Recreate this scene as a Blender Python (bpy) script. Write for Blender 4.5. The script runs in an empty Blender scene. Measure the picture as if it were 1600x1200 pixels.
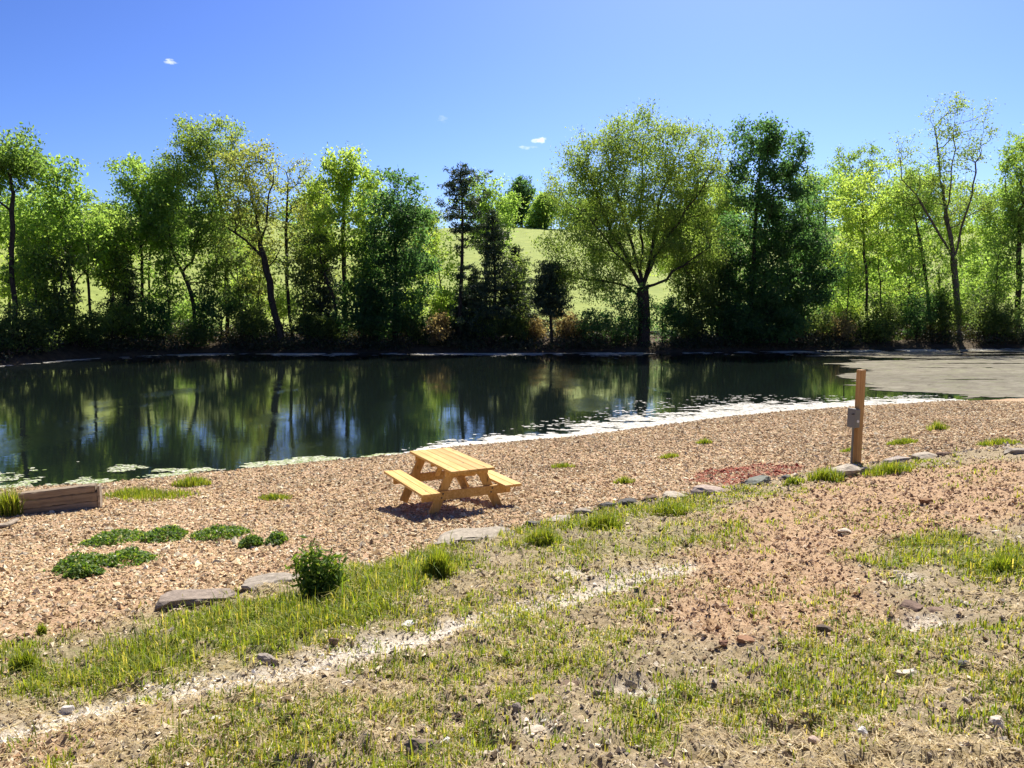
import bpy, bmesh, math, random
import numpy as np
from mathutils import Vector, Matrix

random.seed(7)
R = math.radians
scene = bpy.context.scene
C = scene.collection

# ------------------------------------------------------------------ camera
CAM_Z = 3.6
F = 1190.0                       # focal length in photograph pixels (1600 wide)
PITCH = math.atan(120.0 / F)       # the horizon lies 120 photograph pixels above the middle
cam_d = bpy.data.cameras.new("camera")
cam = bpy.data.objects.new("camera", cam_d)
C.objects.link(cam)
cam_d.sensor_width = 36.0
cam_d.lens = 36.0 * F / 1600.0
cam_d.clip_start = 0.1
cam_d.clip_end = 4000.0
cam.location = (0, 0, CAM_Z)
cam.rotation_euler = (math.pi / 2 - PITCH, 0, 0)
scene.camera = cam

# ------------------------------------------------------------------ sky, sun, exposure
SUN_EL, SUN_AZ = R(53), R(18)    # azimuth measured from +Y towards +X
world = bpy.data.worlds.new("World")
scene.world = world
world.use_nodes = True
wn, wl = world.node_tree.nodes, world.node_tree.links
wn.clear()
w_out = wn.new("ShaderNodeOutputWorld")
w_bg = wn.new("ShaderNodeBackground")
w_sky = wn.new("ShaderNodeTexSky")
w_sky.sky_type = 'NISHITA'
w_sky.sun_disc = False
w_sky.sun_elevation = SUN_EL
w_sky.sun_rotation = SUN_AZ
w_sky.air_density = 1.0
w_sky.dust_density = 1.15
w_sky.ozone_density = 3.0
w_bg.inputs['Strength'].default_value = 0.10
w_hue = wn.new("ShaderNodeMix")          # a clear, deep blue spring sky
w_hue.data_type = 'RGBA'; w_hue.blend_type = 'MULTIPLY'
w_hue.inputs[0].default_value = 1.0
w_hue.inputs[7].default_value = (0.146, 0.152, 0.196, 1)
w_gam = wn.new("ShaderNodeGamma")
w_gam.inputs[1].default_value = 1.8
wl.new(w_sky.outputs[0], w_gam.inputs[0])
wl.new(w_gam.outputs[0], w_hue.inputs[6])
# three small wisps of cloud far up in the sky
w_co = wn.new("ShaderNodeTexCoord")
w_cn = wn.new("ShaderNodeTexNoise"); w_cn.inputs['Scale'].default_value = 110.0; w_cn.inputs['Detail'].default_value = 6.0
w_mp = wn.new("ShaderNodeMapping"); w_mp.inputs['Scale'].default_value = (1, 1, 2.2)
wl.new(w_co.outputs['Generated'], w_mp.inputs[0]); wl.new(w_mp.outputs[0], w_cn.inputs['Vector'])
def wmath(op, a, b, c=None):
    m = wn.new("ShaderNodeMath"); m.operation = op
    for k, v in enumerate((a, b, c)):
        if v is None: continue
        if isinstance(v, (int, float)): m.inputs[k].default_value = v
        else: wl.new(v, m.inputs[k])
    return m.outputs[0]
w_sum = None
for (cx_, cy_, rx_, ry_, amt) in ((266, 97, 0.012, 0.004, 0.75), (846, 220, 0.017, 0.0045, 0.8), (824, 230, 0.014, 0.004, 0.35), (690, 187, 0.012, 0.006, 0.16)):
    ax, ay = (cx_ - 800) / F, (600 - cy_) / F
    v = Vector((ax, math.cos(PITCH) + ay * math.sin(PITCH), -math.sin(PITCH) + ay * math.cos(PITCH))).normalized()
    right = Vector((v.y, -v.x, 0)).normalized(); up_ = right.cross(v)
    sub = wn.new("ShaderNodeVectorMath"); sub.operation = 'SUBTRACT'; sub.inputs[1].default_value = v
    wl.new(w_co.outputs['Generated'], sub.inputs[0])
    ds = []
    for axis, rr_ in ((right, rx_), (up_, ry_), (v, 0.3)):
        dt = wn.new("ShaderNodeVectorMath"); dt.operation = 'DOT_PRODUCT'; dt.inputs[1].default_value = axis
        wl.new(sub.outputs[0], dt.inputs[0])
        q_ = wmath('MULTIPLY', dt.outputs['Value'], 1.0 / rr_)
        ds.append(wmath('MULTIPLY', q_, q_))
    dist = wmath('ADD', wmath('ADD', ds[0], ds[1]), ds[2])
    body = wmath('SUBTRACT', wmath('SUBTRACT', 1.0, dist), wmath('MULTIPLY', wmath('SUBTRACT', 0.62, w_cn.outputs['Fac']), 4.0))
    body.node.use_clamp = True
    body = wmath('MULTIPLY', body, amt)
    w_sum = body if w_sum is None else wmath('MAXIMUM', w_sum, body)
w_cl = wn.new("ShaderNodeMix"); w_cl.data_type = 'RGBA'
w_cl.inputs[7].default_value = (8.0, 8.2, 8.6, 1)
wl.new(w_sum, w_cl.inputs[0]); wl.new(w_hue.outputs[2], w_cl.inputs[6])
wl.new(w_cl.outputs[2], w_bg.inputs['Color'])
wl.new(w_bg.outputs[0], w_out.inputs['Surface'])

sun_d = bpy.data.lights.new("sun", 'SUN')
sun = bpy.data.objects.new("sun", sun_d)
C.objects.link(sun)
sun_d.energy = 5.0
sun_d.angle = R(0.5)
sun_d.color = (1.0, 0.93, 0.78)
sdir = Vector((math.sin(SUN_AZ) * math.cos(SUN_EL), math.cos(SUN_AZ) * math.cos(SUN_EL), math.sin(SUN_EL)))
sun.rotation_euler = sdir.to_track_quat('Z', 'Y').to_euler()
sun.location = (20, 60, 80)

vs = scene.view_settings
vs.view_transform = 'Standard'
vs.look = 'None'
vs.exposure = 0.86
vs.gamma = 1.0
vs.use_curve_mapping = False
scene.cycles.max_bounces = 9
scene.cycles.diffuse_bounces = 4
scene.cycles.transmission_bounces = 7
scene.cycles.glossy_bounces = 3

# ------------------------------------------------------------------ helpers: objects
def setp(o, label=None, cat=None, group=None, kind=None):
    if label: o['label'] = label
    if cat: o['category'] = cat
    if group: o['group'] = group
    if kind: o['kind'] = kind
    return o

def empty(name, loc, rz=0.0):
    o = bpy.data.objects.new(name, None)
    o.empty_display_size = 0.2
    o.location = loc
    o.rotation_euler = (0, 0, rz)
    C.objects.link(o)
    return o

def mesh_np(name, V, faces, mat, parent=None, fcol=None, vcols=None, smooth=False):
    """faces: list of integer arrays, each (n,k)."""
    me = bpy.data.meshes.new(name)
    V = np.asarray(V, dtype=np.float32)
    me.vertices.add(len(V))
    me.vertices.foreach_set('co', V.ravel())
    faces = [np.asarray(f, dtype=np.int32) for f in faces if len(f)]
    tot = sum(f.size for f in faces)
    npoly = sum(len(f) for f in faces)
    me.loops.add(tot)
    me.polygons.add(npoly)
    me.loops.foreach_set('vertex_index', np.concatenate([f.ravel() for f in faces]))
    sizes = np.concatenate([np.full(len(f), f.shape[1], dtype=np.int32) for f in faces])
    starts = np.concatenate([[0], np.cumsum(sizes)[:-1]]).astype(np.int32)
    me.polygons.foreach_set('loop_start', starts)
    me.update(calc_edges=True)
    me.polygons.foreach_set('use_smooth', np.full(npoly, smooth, dtype=bool))
    if fcol is not None:
        a = me.attributes.new('Col', 'FLOAT_COLOR', 'FACE')
        c = np.ones((npoly, 4), dtype=np.float32)
        c[:, :3] = fcol
        a.data.foreach_set('color', c.ravel())
    if vcols is not None:
        for k, arr in vcols.items():
            a = me.attributes.new(k, 'FLOAT_COLOR', 'POINT')
            c = np.ones((len(V), 4), dtype=np.float32)
            c[:, :arr.shape[1]] = arr
            a.data.foreach_set('color', c.ravel())
    me.materials.append(mat)
    o = bpy.data.objects.new(name, me)
    C.objects.link(o)
    if parent is not None:
        o.parent = parent
    return o

def obj_bm(name, bm, mat, parent=None, smooth=False):
    me = bpy.data.meshes.new(name)
    bm.normal_update()
    bm.to_mesh(me)
    bm.free()
    me.materials.append(mat)
    for p in me.polygons:
        p.use_smooth = smooth
    o = bpy.data.objects.new(name, me)
    C.objects.link(o)
    if parent is not None:
        o.parent = parent
    return o

def bm_box(bm, size, M, bevel=0.004):
    b = bmesh.new()
    bmesh.ops.create_cube(b, size=1.0)
    bmesh.ops.scale(b, vec=size, verts=b.verts)
    if bevel:
        bmesh.ops.bevel(b, geom=list(b.edges), offset=bevel, segments=2, affect='EDGES', profile=0.6)
    bmesh.ops.transform(b, matrix=M, verts=b.verts)
    tmp = bpy.data.meshes.new("tmp")
    b.to_mesh(tmp)
    b.free()
    bm.from_mesh(tmp)
    bpy.data.meshes.remove(tmp)

def T(x, y, z):
    return Matrix.Translation((x, y, z))

# ------------------------------------------------------------------ helpers: noise
def vnoise(x, y, seed=0):
    """smooth value noise in [0,1], vectorised."""
    xi = np.floor(x).astype(np.int64); yi = np.floor(y).astype(np.int64)
    xf = x - xi; yf = y - yi
    u = xf * xf * (3 - 2 * xf); v = yf * yf * (3 - 2 * yf)
    def h(a, b):
        n = (a * 374761393 + b * 668265263 + seed * 974634777) & 0x7fffffff
        n = ((n ^ (n >> 13)) * 1274126177) & 0x7fffffff
        return ((n ^ (n >> 16)) & 0xffff) / 65535.0
    return (h(xi, yi) * (1 - u) + h(xi + 1, yi) * u) * (1 - v) + (h(xi, yi + 1) * (1 - u) + h(xi + 1, yi + 1) * u) * v

def fbm(x, y, seed=0, oct=4):
    s = 0; a = 0.5; t = 0
    for i in range(oct):
        s = s + a * vnoise(x * 2 ** i, y * 2 ** i, seed + i * 17)
        t += a; a *= 0.5
    return s / t

def sstep(e0, e1, x):
    t = np.clip((x - e0) / (e1 - e0), 0, 1)
    return t * t * (3 - 2 * t)

# ------------------------------------------------------------------ terrain (water level is z = 0)
CP, SP = math.cos(PITCH), math.sin(PITCH)
def ray(px, py):
    a = (px - 800.0) / F; b = (600.0 - py) / F
    return np.array([a, CP + b * SP, -SP + b * CP])
def on_water(px, py):
    r = ray(px, py); t = CAM_Z / -r[2]
    return (r[0] * t, r[1] * t)
NEAR = np.array([(-75, 22), (-60, 4), (-40, 2.5), (-22, 8.5)] + [on_water(*p) for p in ((0, 764), (150, 757), (330, 738), (450, 727), (560, 716), (640, 708), (700, 699), (800, 691), (900, 682), (1000, 669), (1130, 651), (1250, 641), (1350, 634), (1460, 628), (1600, 622))] + [(34, 34), (46, 38), (62, 46), (75, 62)], float)
FARS = np.array([(-75, 22), (-56, 32), (-42, 40)] + [on_water(*p) for p in ((0, 572), (100, 563), (200, 557), (300, 553), (450, 552), (800, 552), (1000, 551), (1250, 548), (1400, 546), (1600, 545))] + [(60, 69), (68, 70), (75, 62)], float)

def near_y(x): return np.interp(x, NEAR[:, 0], NEAR[:, 1]) + 0.35 * (fbm(x * 0.55, x * 0 + 3.3, 5) - 0.5) + 0.22 * (fbm(x * 2.1, x * 0 + 1.3, 9) - 0.5)
def far_y(x): return np.interp(x, FARS[:, 0], FARS[:, 1]) + 1.2 * (fbm(x * 0.23, x * 0 + 7.7, 11) - 0.5)
def slope_cos(x, tab):
    s = (np.interp(x + 2, tab[:, 0], tab[:, 1]) - np.interp(x - 2, tab[:, 0], tab[:, 1])) / 4
    return 1 / np.sqrt(1 + s * s)

def land(x, y):
    """distances onto the near and far bank (negative in the pond)"""
    return (near_y(x) - y) * slope_cos(x, NEAR), (y - far_y(x)) * slope_cos(x, FARS)

def height(x, y):
    x = np.asarray(x, float); y = np.asarray(y, float)
    dn, df = land(x, y)
    d = np.clip(dn, 0, 26)
    zn = 0.01 + 0.055 * d + 0.0038 * d * d
    zn = zn + 0.05 * (fbm(x * 0.8, y * 0.8, 21) - 0.5) * sstep(0.3, 2, d)
    e = np.clip(df, 0, None)
    zf = 0.9 * (1 - np.exp(-e / 1.6)) + 31.0 * sstep(0, 232, e) - 14.0 * sstep(245, 520, e)
    zf = zf + (fbm(x * 0.06, y * 0.06, 31) - 0.5) * 1.4 * sstep(6, 40, e) + 0.5 * (fbm(x * 0.5, y * 0.5, 33) - 0.5) * sstep(0.2, 3, e)
    inside = (x > -75) & (x < 75)
    pond = -np.minimum(0.25 * np.minimum(-dn, -df), 1.2)
    z = np.where(dn > 0, zn, np.where(df > 0, zf, pond))
    side = 1.0 + 0.05 * (np.abs(x) - 75)
    return np.where(inside, z, np.maximum(np.where(y > 45, zf, zn), side * 0.6))

def at(px, py, Y):
    """the point that is Y metres ahead along the sight line of a photograph pixel"""
    r = ray(px, py)
    k = Y / r[1]
    return np.array([r[0] * k, Y, CAM_Z + r[2] * k])

def ground_at(px, py):
    """where the sight line of a photograph pixel meets the ground"""
    r = ray(px, py)
    t = np.arange(1.5, 60, 0.02)
    X, Y, Z = r[0] * t, r[1] * t, CAM_Z + r[2] * t
    h = height(X, Y)
    i = int(np.argmax(Z < h)) if (Z < h).any() else len(t) - 1
    return np.array([X[i], Y[i], float(h[i])])

def poly_w(pts):
    return np.array([ground_at(*p)[:2] for p in pts])

def poly_sd(P, x, y):
    """signed distance to polygon, positive inside"""
    d = np.full(x.shape, 1e9); ins = np.zeros(x.shape, bool)
    n = len(P)
    for i in range(n):
        a, b = P[i], P[(i + 1) % n]
        ex, ey = b - a
        wx, wy = x - a[0], y - a[1]
        t = np.clip((wx * ex + wy * ey) / (ex * ex + ey * ey + 1e-12), 0, 1)
        d = np.minimum(d, np.hypot(wx - ex * t, wy - ey * t))
        c = (a[1] <= y) != (b[1] <= y)
        xi = a[0] + (y - a[1]) / (ey if abs(ey) > 1e-12 else 1e-12) * ex
        ins ^= c & (x < xi)
    return np.where(ins, d, -d)

def line_d(P, x, y):
    d = np.full(x.shape, 1e9)
    for a, b in zip(P[:-1], P[1:]):
        e = b - a
        wx, wy = x - a[0], y - a[1]
        t = np.clip((wx * e[0] + wy * e[1]) / (e @ e), 0, 1)
        d = np.minimum(d, np.hypot(wx - e[0] * t, wy - e[1] * t))
    return d

# --- the surfaces of the near bank, as outlines on the ground
EDGE_PX = [(0, 1000), (60, 990), (160, 965), (240, 945), (300, 936), (360, 925), (450, 908), (560, 886), (640, 868), (740, 845), (830, 822), (880, 808), (980, 786), (1090, 771), (1180, 754), (1340, 726), (1440, 713), (1600, 695)]
EDGE = poly_w(EDGE_PX)
EDGE = np.vstack([[EDGE[0] + (EDGE[0] - EDGE[1]) / np.linalg.norm(EDGE[0] - EDGE[1]) * 12], EDGE, [EDGE[-1] + (EDGE[-1] - EDGE[-2]) / np.linalg.norm(EDGE[-1] - EDGE[-2]) * 25]])
def terrace(x, y):
    """positive on the gravel side of the stone edging"""
    s = np.argsort(EDGE[:, 0])
    return y - np.interp(x, EDGE[s, 0], EDGE[s, 1])
TRACK = poly_w([(-60, 1170), (0, 1148), (100, 1118), (250, 1082), (400, 1058), (470, 1040), (560, 1010), (680, 988), (780, 958), (860, 936), (960, 910), (1060, 884)])
STRIP = [poly_w(p) for p in (
    [(100, 1062), (150, 1010), (330, 952), (480, 925), (600, 890), (690, 850), (725, 880), (700, 905), (600, 965), (430, 1005), (320, 1040), (200, 1065)],
    [(740, 870), (820, 838), (900, 815), (980, 800), (1085, 782), (1095, 795), (1000, 812), (920, 828), (860, 845), (800, 858)],
    [(1370, 880), (1390, 848), (1480, 838), (1560, 850), (1620, 855), (1620, 910), (1560, 900), (1450, 880)],
    [(0, 1060), (0, 1020), (70, 1015), (90, 1040), (50, 1070)],
    [(820, 870), (1000, 825), (1150, 818), (1160, 845), (1020, 868), (900, 885)],
)]
DIRT = [poly_w(p) for p in (
    [(985, 985), (1040, 900), (1080, 850), (1100, 805), (1250, 765), (1340, 742), (1480, 728), (1640, 712), (1640, 800), (1500, 835), (1380, 850), (1350, 900), (1400, 960), (1290, 990), (1130, 1000)],
    [(-40, 1010), (60, 965), (170, 945), (200, 960), (120, 985), (0, 1010)],
    [(-40, 1200), (-40, 1170), (60, 1150), (130, 1165), (90, 1205)],
)]
REDP = poly_w([(1075, 752), (1085, 738), (1140, 730), (1200, 724), (1255, 728), (1245, 740), (1190, 745), (1140, 758)])
PALE = [(poly_w([(x - w, y), (x, y - h), (x + w, y), (x, y + h)])) for x, y, w, h in ((840, 1125, 40, 18), (1450, 970, 60, 16), (1000, 1075, 50, 14), (740, 1170, 60, 16), (1420, 905, 40, 16), (60, 1130, 70, 12), (900, 895, 90, 8))]

def masks(x, y):
    wob = 0.35 * (fbm(x * 1.3, y * 1.3, 41) - 0.5) + 0.25 * (fbm(x * 4, y * 4, 43) - 0.5)
    dn, df = land(x, y)
    gravel = sstep(-0.12, 0.12, terrace(x, y) + wob * 0.5)
    green = np.zeros(x.shape)
    for P, wt in zip(STRIP, (1.0, 0.9, 1.0, 0.9, 0.5)): green = np.maximum(green, wt * sstep(-0.45, 0.35, poly_sd(P, x, y) + wob * 1.5))
    green = green * (0.45 + 0.75 * sstep(0.36, 0.58, fbm(x * 1.9, y * 1.9, 45)))
    green = np.minimum(green, 1.0)
    dirt = np.zeros(x.shape)
    for P in DIRT: dirt = np.maximum(dirt, sstep(-0.4, 0.4, poly_sd(P, x, y) + wob * 1.6))
    track = sstep(0.34, 0.05, line_d(TRACK, x, y) + wob * 0.55) * (0.7 + 0.3 * sstep(0.35, 0.6, fbm(x * 2, y * 2, 47)))
    for P in PALE: track = np.maximum(track, 0.75 * sstep(-0.05, 0.1, poly_sd(P, x, y) + wob * 0.5))
    red = sstep(-0.1, 0.12, poly_sd(REDP, x, y) + wob * 0.7)
    far = (df > -1).astype(float)
    return gravel, green, dirt, track, red, far

# ------------------------------------------------------------------ materials
def new_mat(name):
    m = bpy.data.materials.new(name)
    m.use_nodes = True
    n = m.node_tree.nodes
    b = n['Principled BSDF']
    return m, n, m.node_tree.links, b

def rgb(n, c):
    r = n.new('ShaderNodeRGB'); r.outputs[0].default_value = (*c, 1); return r.outputs[0]

def mix(n, l, fac, a, b, mode='MIX'):
    m = n.new('ShaderNodeMix'); m.data_type = 'RGBA'; m.blend_type = mode
    for s, v in ((m.inputs[0], fac), (m.inputs[6], a), (m.inputs[7], b)):
        if isinstance(v, (int, float)): s.default_value = v
        elif isinstance(v, tuple): s.default_value = (*v, 1)
        else: l.new(v, s)
    return m.outputs[2]

def noise(n, l, scale, detail=4, rough=0.6, vec=None, w=None):
    t = n.new('ShaderNodeTexNoise')
    t.inputs['Scale'].default_value = scale
    t.inputs['Detail'].default_value = detail
    t.inputs['Roughness'].default_value = rough
    if vec is not None: l.new(vec, t.inputs['Vector'])
    return t.outputs['Fac']

def ramp(n, l, fac, stops):
    r = n.new('ShaderNodeValToRGB')
    e = r.color_ramp.elements
    while len(e) < len(stops): e.new(0.5)
    for el, (p, c) in zip(e, stops):
        el.position = p
        el.color = (*c, 1) if isinstance(c, tuple) else (c, c, c, 1)
    l.new(fac, r.inputs[0])
    return r.outputs[0]

def objcoord(n):
    return n.new('ShaderNodeTexCoord').outputs['Object']

def bump(n, l, b, h, strength=0.4, dist=0.02):
    bp = n.new('ShaderNodeBump')
    bp.inputs['Strength'].default_value = strength
    bp.inputs['Distance'].default_value = dist
    l.new(h, bp.inputs['Height'])
    l.new(bp.outputs[0], b.inputs['Normal'])
    return bp

def mat_ground():
    m, n, l, b = new_mat("ground")
    co = objcoord(n)
    a1 = n.new('ShaderNodeAttribute'); a1.attribute_name = 'mask_a'
    a2 = n.new('ShaderNodeAttribute'); a2.attribute_name = 'mask_b'
    s1 = n.new('ShaderNodeSeparateColor'); l.new(a1.outputs['Color'], s1.inputs[0])
    s2 = n.new('ShaderNodeSeparateColor'); l.new(a2.outputs['Color'], s2.inputs[0])
    gravel_m, green_m, dirt_m = s1.outputs
    track_m, red_m, far_m = s2.outputs
    fine = noise(n, l, 38, 6, 0.75, co)
    mid = noise(n, l, 7, 5, 0.65, co)
    big = noise(n, l, 1.1, 4, 0.6, co)
    soil = ramp(n, l, fine, [(0.30, (0.10, 0.07, 0.04)), (0.47, (0.28, 0.21, 0.13)), (0.62, (0.47, 0.37, 0.245)), (0.75, (0.62, 0.52, 0.37))])
    straw = ramp(n, l, mid, [(0.35, (0.20, 0.175, 0.09)), (0.7, (0.36, 0.30, 0.20))])
    soil = mix(n, l, 0.45, soil, straw)
    gravel = ramp(n, l, fine, [(0.32, (0.14, 0.085, 0.045)), (0.48, (0.40, 0.26, 0.15)), (0.62, (0.56, 0.40, 0.26)), (0.78, (0.70, 0.57, 0.42))])
    gravel = mix(n, l, ramp(n, l, big, [(0.4, 0.0), (0.65, 0.35)]), gravel, (0.42, 0.29, 0.20))
    green = ramp(n, l, mid, [(0.3, (0.07, 0.09, 0.02)), (0.7, (0.17, 0.19, 0.05))])
    dirt = ramp(n, l, fine, [(0.32, (0.14, 0.08, 0.042)), (0.5, (0.40, 0.265, 0.155)), (0.7, (0.56, 0.41, 0.275))])
    track = ramp(n, l, fine, [(0.3, (0.30, 0.25, 0.19)), (0.55, (0.60, 0.54, 0.45)), (0.75, (0.74, 0.69, 0.60))])
    red = ramp(n, l, fine, [(0.35, (0.12, 0.03, 0.022)), (0.6, (0.32, 0.09, 0.06)), (0.8, (0.42, 0.2, 0.14))])
    meadow = ramp(n, l, noise(n, l, 0.35, 6, 0.7, co), [(0.3, (0.17, 0.225, 0.045)), (0.6, (0.27, 0.325, 0.070)), (0.8, (0.36, 0.36, 0.12))])
    litter = ramp(n, l, noise(n, l, 2.5, 6, 0.7, co), [(0.3, (0.03, 0.022, 0.014)), (0.7, (0.12, 0.085, 0.05))])
    c = mix(n, l, gravel_m, soil, gravel)
    c = mix(n, l, dirt_m, c, dirt)
    c = mix(n, l, green_m, c, green)
    c = mix(n, l, track_m, c, track)
    rm = n.new('ShaderNodeMath'); rm.operation = 'MULTIPLY'; l.new(red_m, rm.inputs[0]); rm.inputs[1].default_value = 0.6
    c = mix(n, l, rm.outputs[0], c, red)
    a3 = n.new('ShaderNodeAttribute'); a3.attribute_name = 'mask_c'
    s3 = n.new('ShaderNodeSeparateColor'); l.new(a3.outputs['Color'], s3.inputs[0])
    farc = mix(n, l, s3.outputs[0], litter, meadow)
    c = mix(n, l, far_m, c, farc)
    c = mix(n, l, s3.outputs[1], c, (0.05, 0.042, 0.03))
    l.new(c, b.inputs['Base Color'])
    b.inputs['Roughness'].default_value = 0.9
    b.inputs['Specular IOR Level'].default_value = 0.2
    bump(n, l, b, fine, 0.7, 0.03)
    return m

def mat_col(name, rough=0.85, var=0.35, scale=30, spec=0.25, bmp=0.3, bdist=0.01):
    """per-face colour attribute broken up by a fine noise"""
    m, n, l, b = new_mat(name)
    a = n.new('ShaderNodeAttribute'); a.attribute_name = 'Col'
    f = noise(n, l, scale, 5, 0.7, objcoord(n))
    k = ramp(n, l, f, [(0.25, 1 - var), (0.75, 1 + var * 0.6)])
    l.new(mix(n, l, 1.0, a.outputs['Color'], k, 'MULTIPLY'), b.inputs['Base Color'])
    b.inputs['Roughness'].default_value = rough
    b.inputs['Specular IOR Level'].default_value = spec
    if bmp: bump(n, l, b, f, bmp, bdist)
    return m

def mat_leaf(name, trans=0.58, boost=(3.2, 3.2, 1.8)):
    m, n, l, b = new_mat(name)
    a = n.new('ShaderNodeAttribute'); a.attribute_name = 'Col'
    l.new(a.outputs['Color'], b.inputs['Base Color'])
    b.inputs['Roughness'].default_value = 0.55
    b.inputs['Specular IOR Level'].default_value = 0.3
    t = n.new('ShaderNodeBsdfTranslucent')
    l.new(mix(n, l, 1.0, a.outputs['Color'], boost, 'MULTIPLY'), t.inputs['Color'])
    ms = n.new('ShaderNodeMixShader'); ms.inputs[0].default_value = trans
    l.new(b.outputs[0], ms.inputs[1]); l.new(t.outputs[0], ms.inputs[2])
    l.new(ms.outputs[0], n['Material Output'].inputs['Surface'])
    return m

def mat_bark(name, lo, hi):
    m, n, l, b = new_mat(name)
    mp = n.new('ShaderNodeMapping'); mp.inputs['Scale'].default_value = (6, 6, 1.2)
    l.new(objcoord(n), mp.inputs[0])
    f = noise(n, l, 2.2, 6, 0.7, mp.outputs[0])
    l.new(ramp(n, l, f, [(0.35, lo), (0.65, hi)]), b.inputs['Base Color'])
    b.inputs['Roughness'].default_value = 0.95
    b.inputs['Specular IOR Level'].default_value = 0.1
    bump(n, l, b, f, 0.8, 0.05)
    return m

def mat_wood(name, lo, mid_, hi, along='X', scale=1.0, rough=0.6, knots=True, bmp=0.15):
    m, n, l, b = new_mat(name)
    mp = n.new('ShaderNodeMapping')
    s = {'X': (1.2, 26, 26), 'Z': (26, 26, 1.2)}[along]
    mp.inputs['Scale'].default_value = tuple(v * scale for v in s)
    co = objcoord(n)
    l.new(co, mp.inputs[0])
    f = noise(n, l, 1.0, 6, 0.65, mp.outputs[0])
    c = ramp(n, l, f, [(0.28, lo), (0.5, mid_), (0.75, hi)])
    gi = n.new('ShaderNodeNewGeometry')
    c = mix(n, l, 1.0, c, ramp(n, l, gi.outputs['Random Per Island'], [(0.0, (0.76, 0.70, 0.60)), (0.5, (1.0, 1.0, 1.0)), (1.0, (1.10, 1.08, 1.05))]), 'MULTIPLY')
    big = noise(n, l, 2.3, 3, 0.5, co)
    c = mix(n, l, 1.0, c, ramp(n, l, big, [(0.3, 0.86), (0.7, 1.08)]), 'MULTIPLY')
    if knots:
        v = n.new('ShaderNodeTexVoronoi'); v.inputs['Scale'].default_value = 1.0
        mk = n.new('ShaderNodeMapping'); mk.inputs['Scale'].default_value = (2.2, 7, 7) if along == 'X' else (7, 7, 2.2)
        l.new(co, mk.inputs[0]); l.new(mk.outputs[0], v.inputs['Vector'])
        kf = ramp(n, l, v.outputs['Distance'], [(0.05, 1.0), (0.13, 0.0)])
        c = mix(n, l, kf, c, tuple(x * 0.45 for x in lo))
    l.new(c, b.inputs['Base Color'])
    b.inputs['Roughness'].default_value = rough
    b.inputs['Specular IOR Level'].default_value = 0.3
    bump(n, l, b, f, bmp, 0.004)
    return m

def mat_plain(name, c, rough=0.6, metal=0.0, var=0.12, scale=14):
    m, n, l, b = new_mat(name)
    f = noise(n, l, scale, 5, 0.6, objcoord(n))
    l.new(mix(n, l, 1.0, c, ramp(n, l, f, [(0.3, 1 - var), (0.7, 1 + var)]), 'MULTIPLY'), b.inputs['Base Color'])
    b.inputs['Roughness'].default_value = rough
    b.inputs['Metallic'].default_value = metal
    return m

def mat_water():
    m, n, l, b = new_mat("pond_water")
    b.inputs['Base Color'].default_value = (0.007, 0.011, 0.010, 1)
    b.inputs['Roughness'].default_value = 0.03
    b.inputs['IOR'].default_value = 1.5
    co = objcoord(n)
    mp = n.new('ShaderNodeMapping'); mp.inputs['Scale'].default_value = (0.8, 2.0, 1)
    l.new(co, mp.inputs[0])
    f1 = noise(n, l, 2.2, 3, 0.55, mp.outputs[0])
    mp2 = n.new('ShaderNodeMapping'); mp2.inputs['Scale'].default_value = (0.25, 0.5, 1)
    l.new(co, mp2.inputs[0])
    f2 = noise(n, l, 1.0, 2, 0.5, mp2.outputs[0])
    ad = n.new('ShaderNodeMath'); ad.operation = 'MULTIPLY_ADD'
    l.new(f2, ad.inputs[0]); ad.inputs[1].default_value = 2.0; l.new(f1, ad.inputs[2])
    # cat's paws: patches of finer ripples, mostly towards the near bank
    f3 = noise(n, l, 9.0, 2, 0.5, mp.outputs[0])
    pm = n.new('ShaderNodeMapping'); pm.inputs['Scale'].default_value = (0.30, 0.10, 1); pm.inputs['Location'].default_value = (2.7, 0.4, 0)
    l.new(co, pm.inputs[0])
    pf = ramp(n, l, noise(n, l, 1.0, 3, 0.6, pm.outputs[0]), [(0.55, 0.0), (0.68, 1.0)])
    m3 = n.new('ShaderNodeMath'); m3.operation = 'MULTIPLY'
    l.new(f3, m3.inputs[0]); l.new(pf, m3.inputs[1])
    m4 = n.new('ShaderNodeMath'); m4.operation = 'MULTIPLY_ADD'
    l.new(m3.outputs[0], m4.inputs[0]); m4.inputs[1].default_value = 4.0; l.new(ad.outputs[0], m4.inputs[2])
    bump(n, l, b, m4.outputs[0], 0.065, 0.03)
    return m

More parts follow.
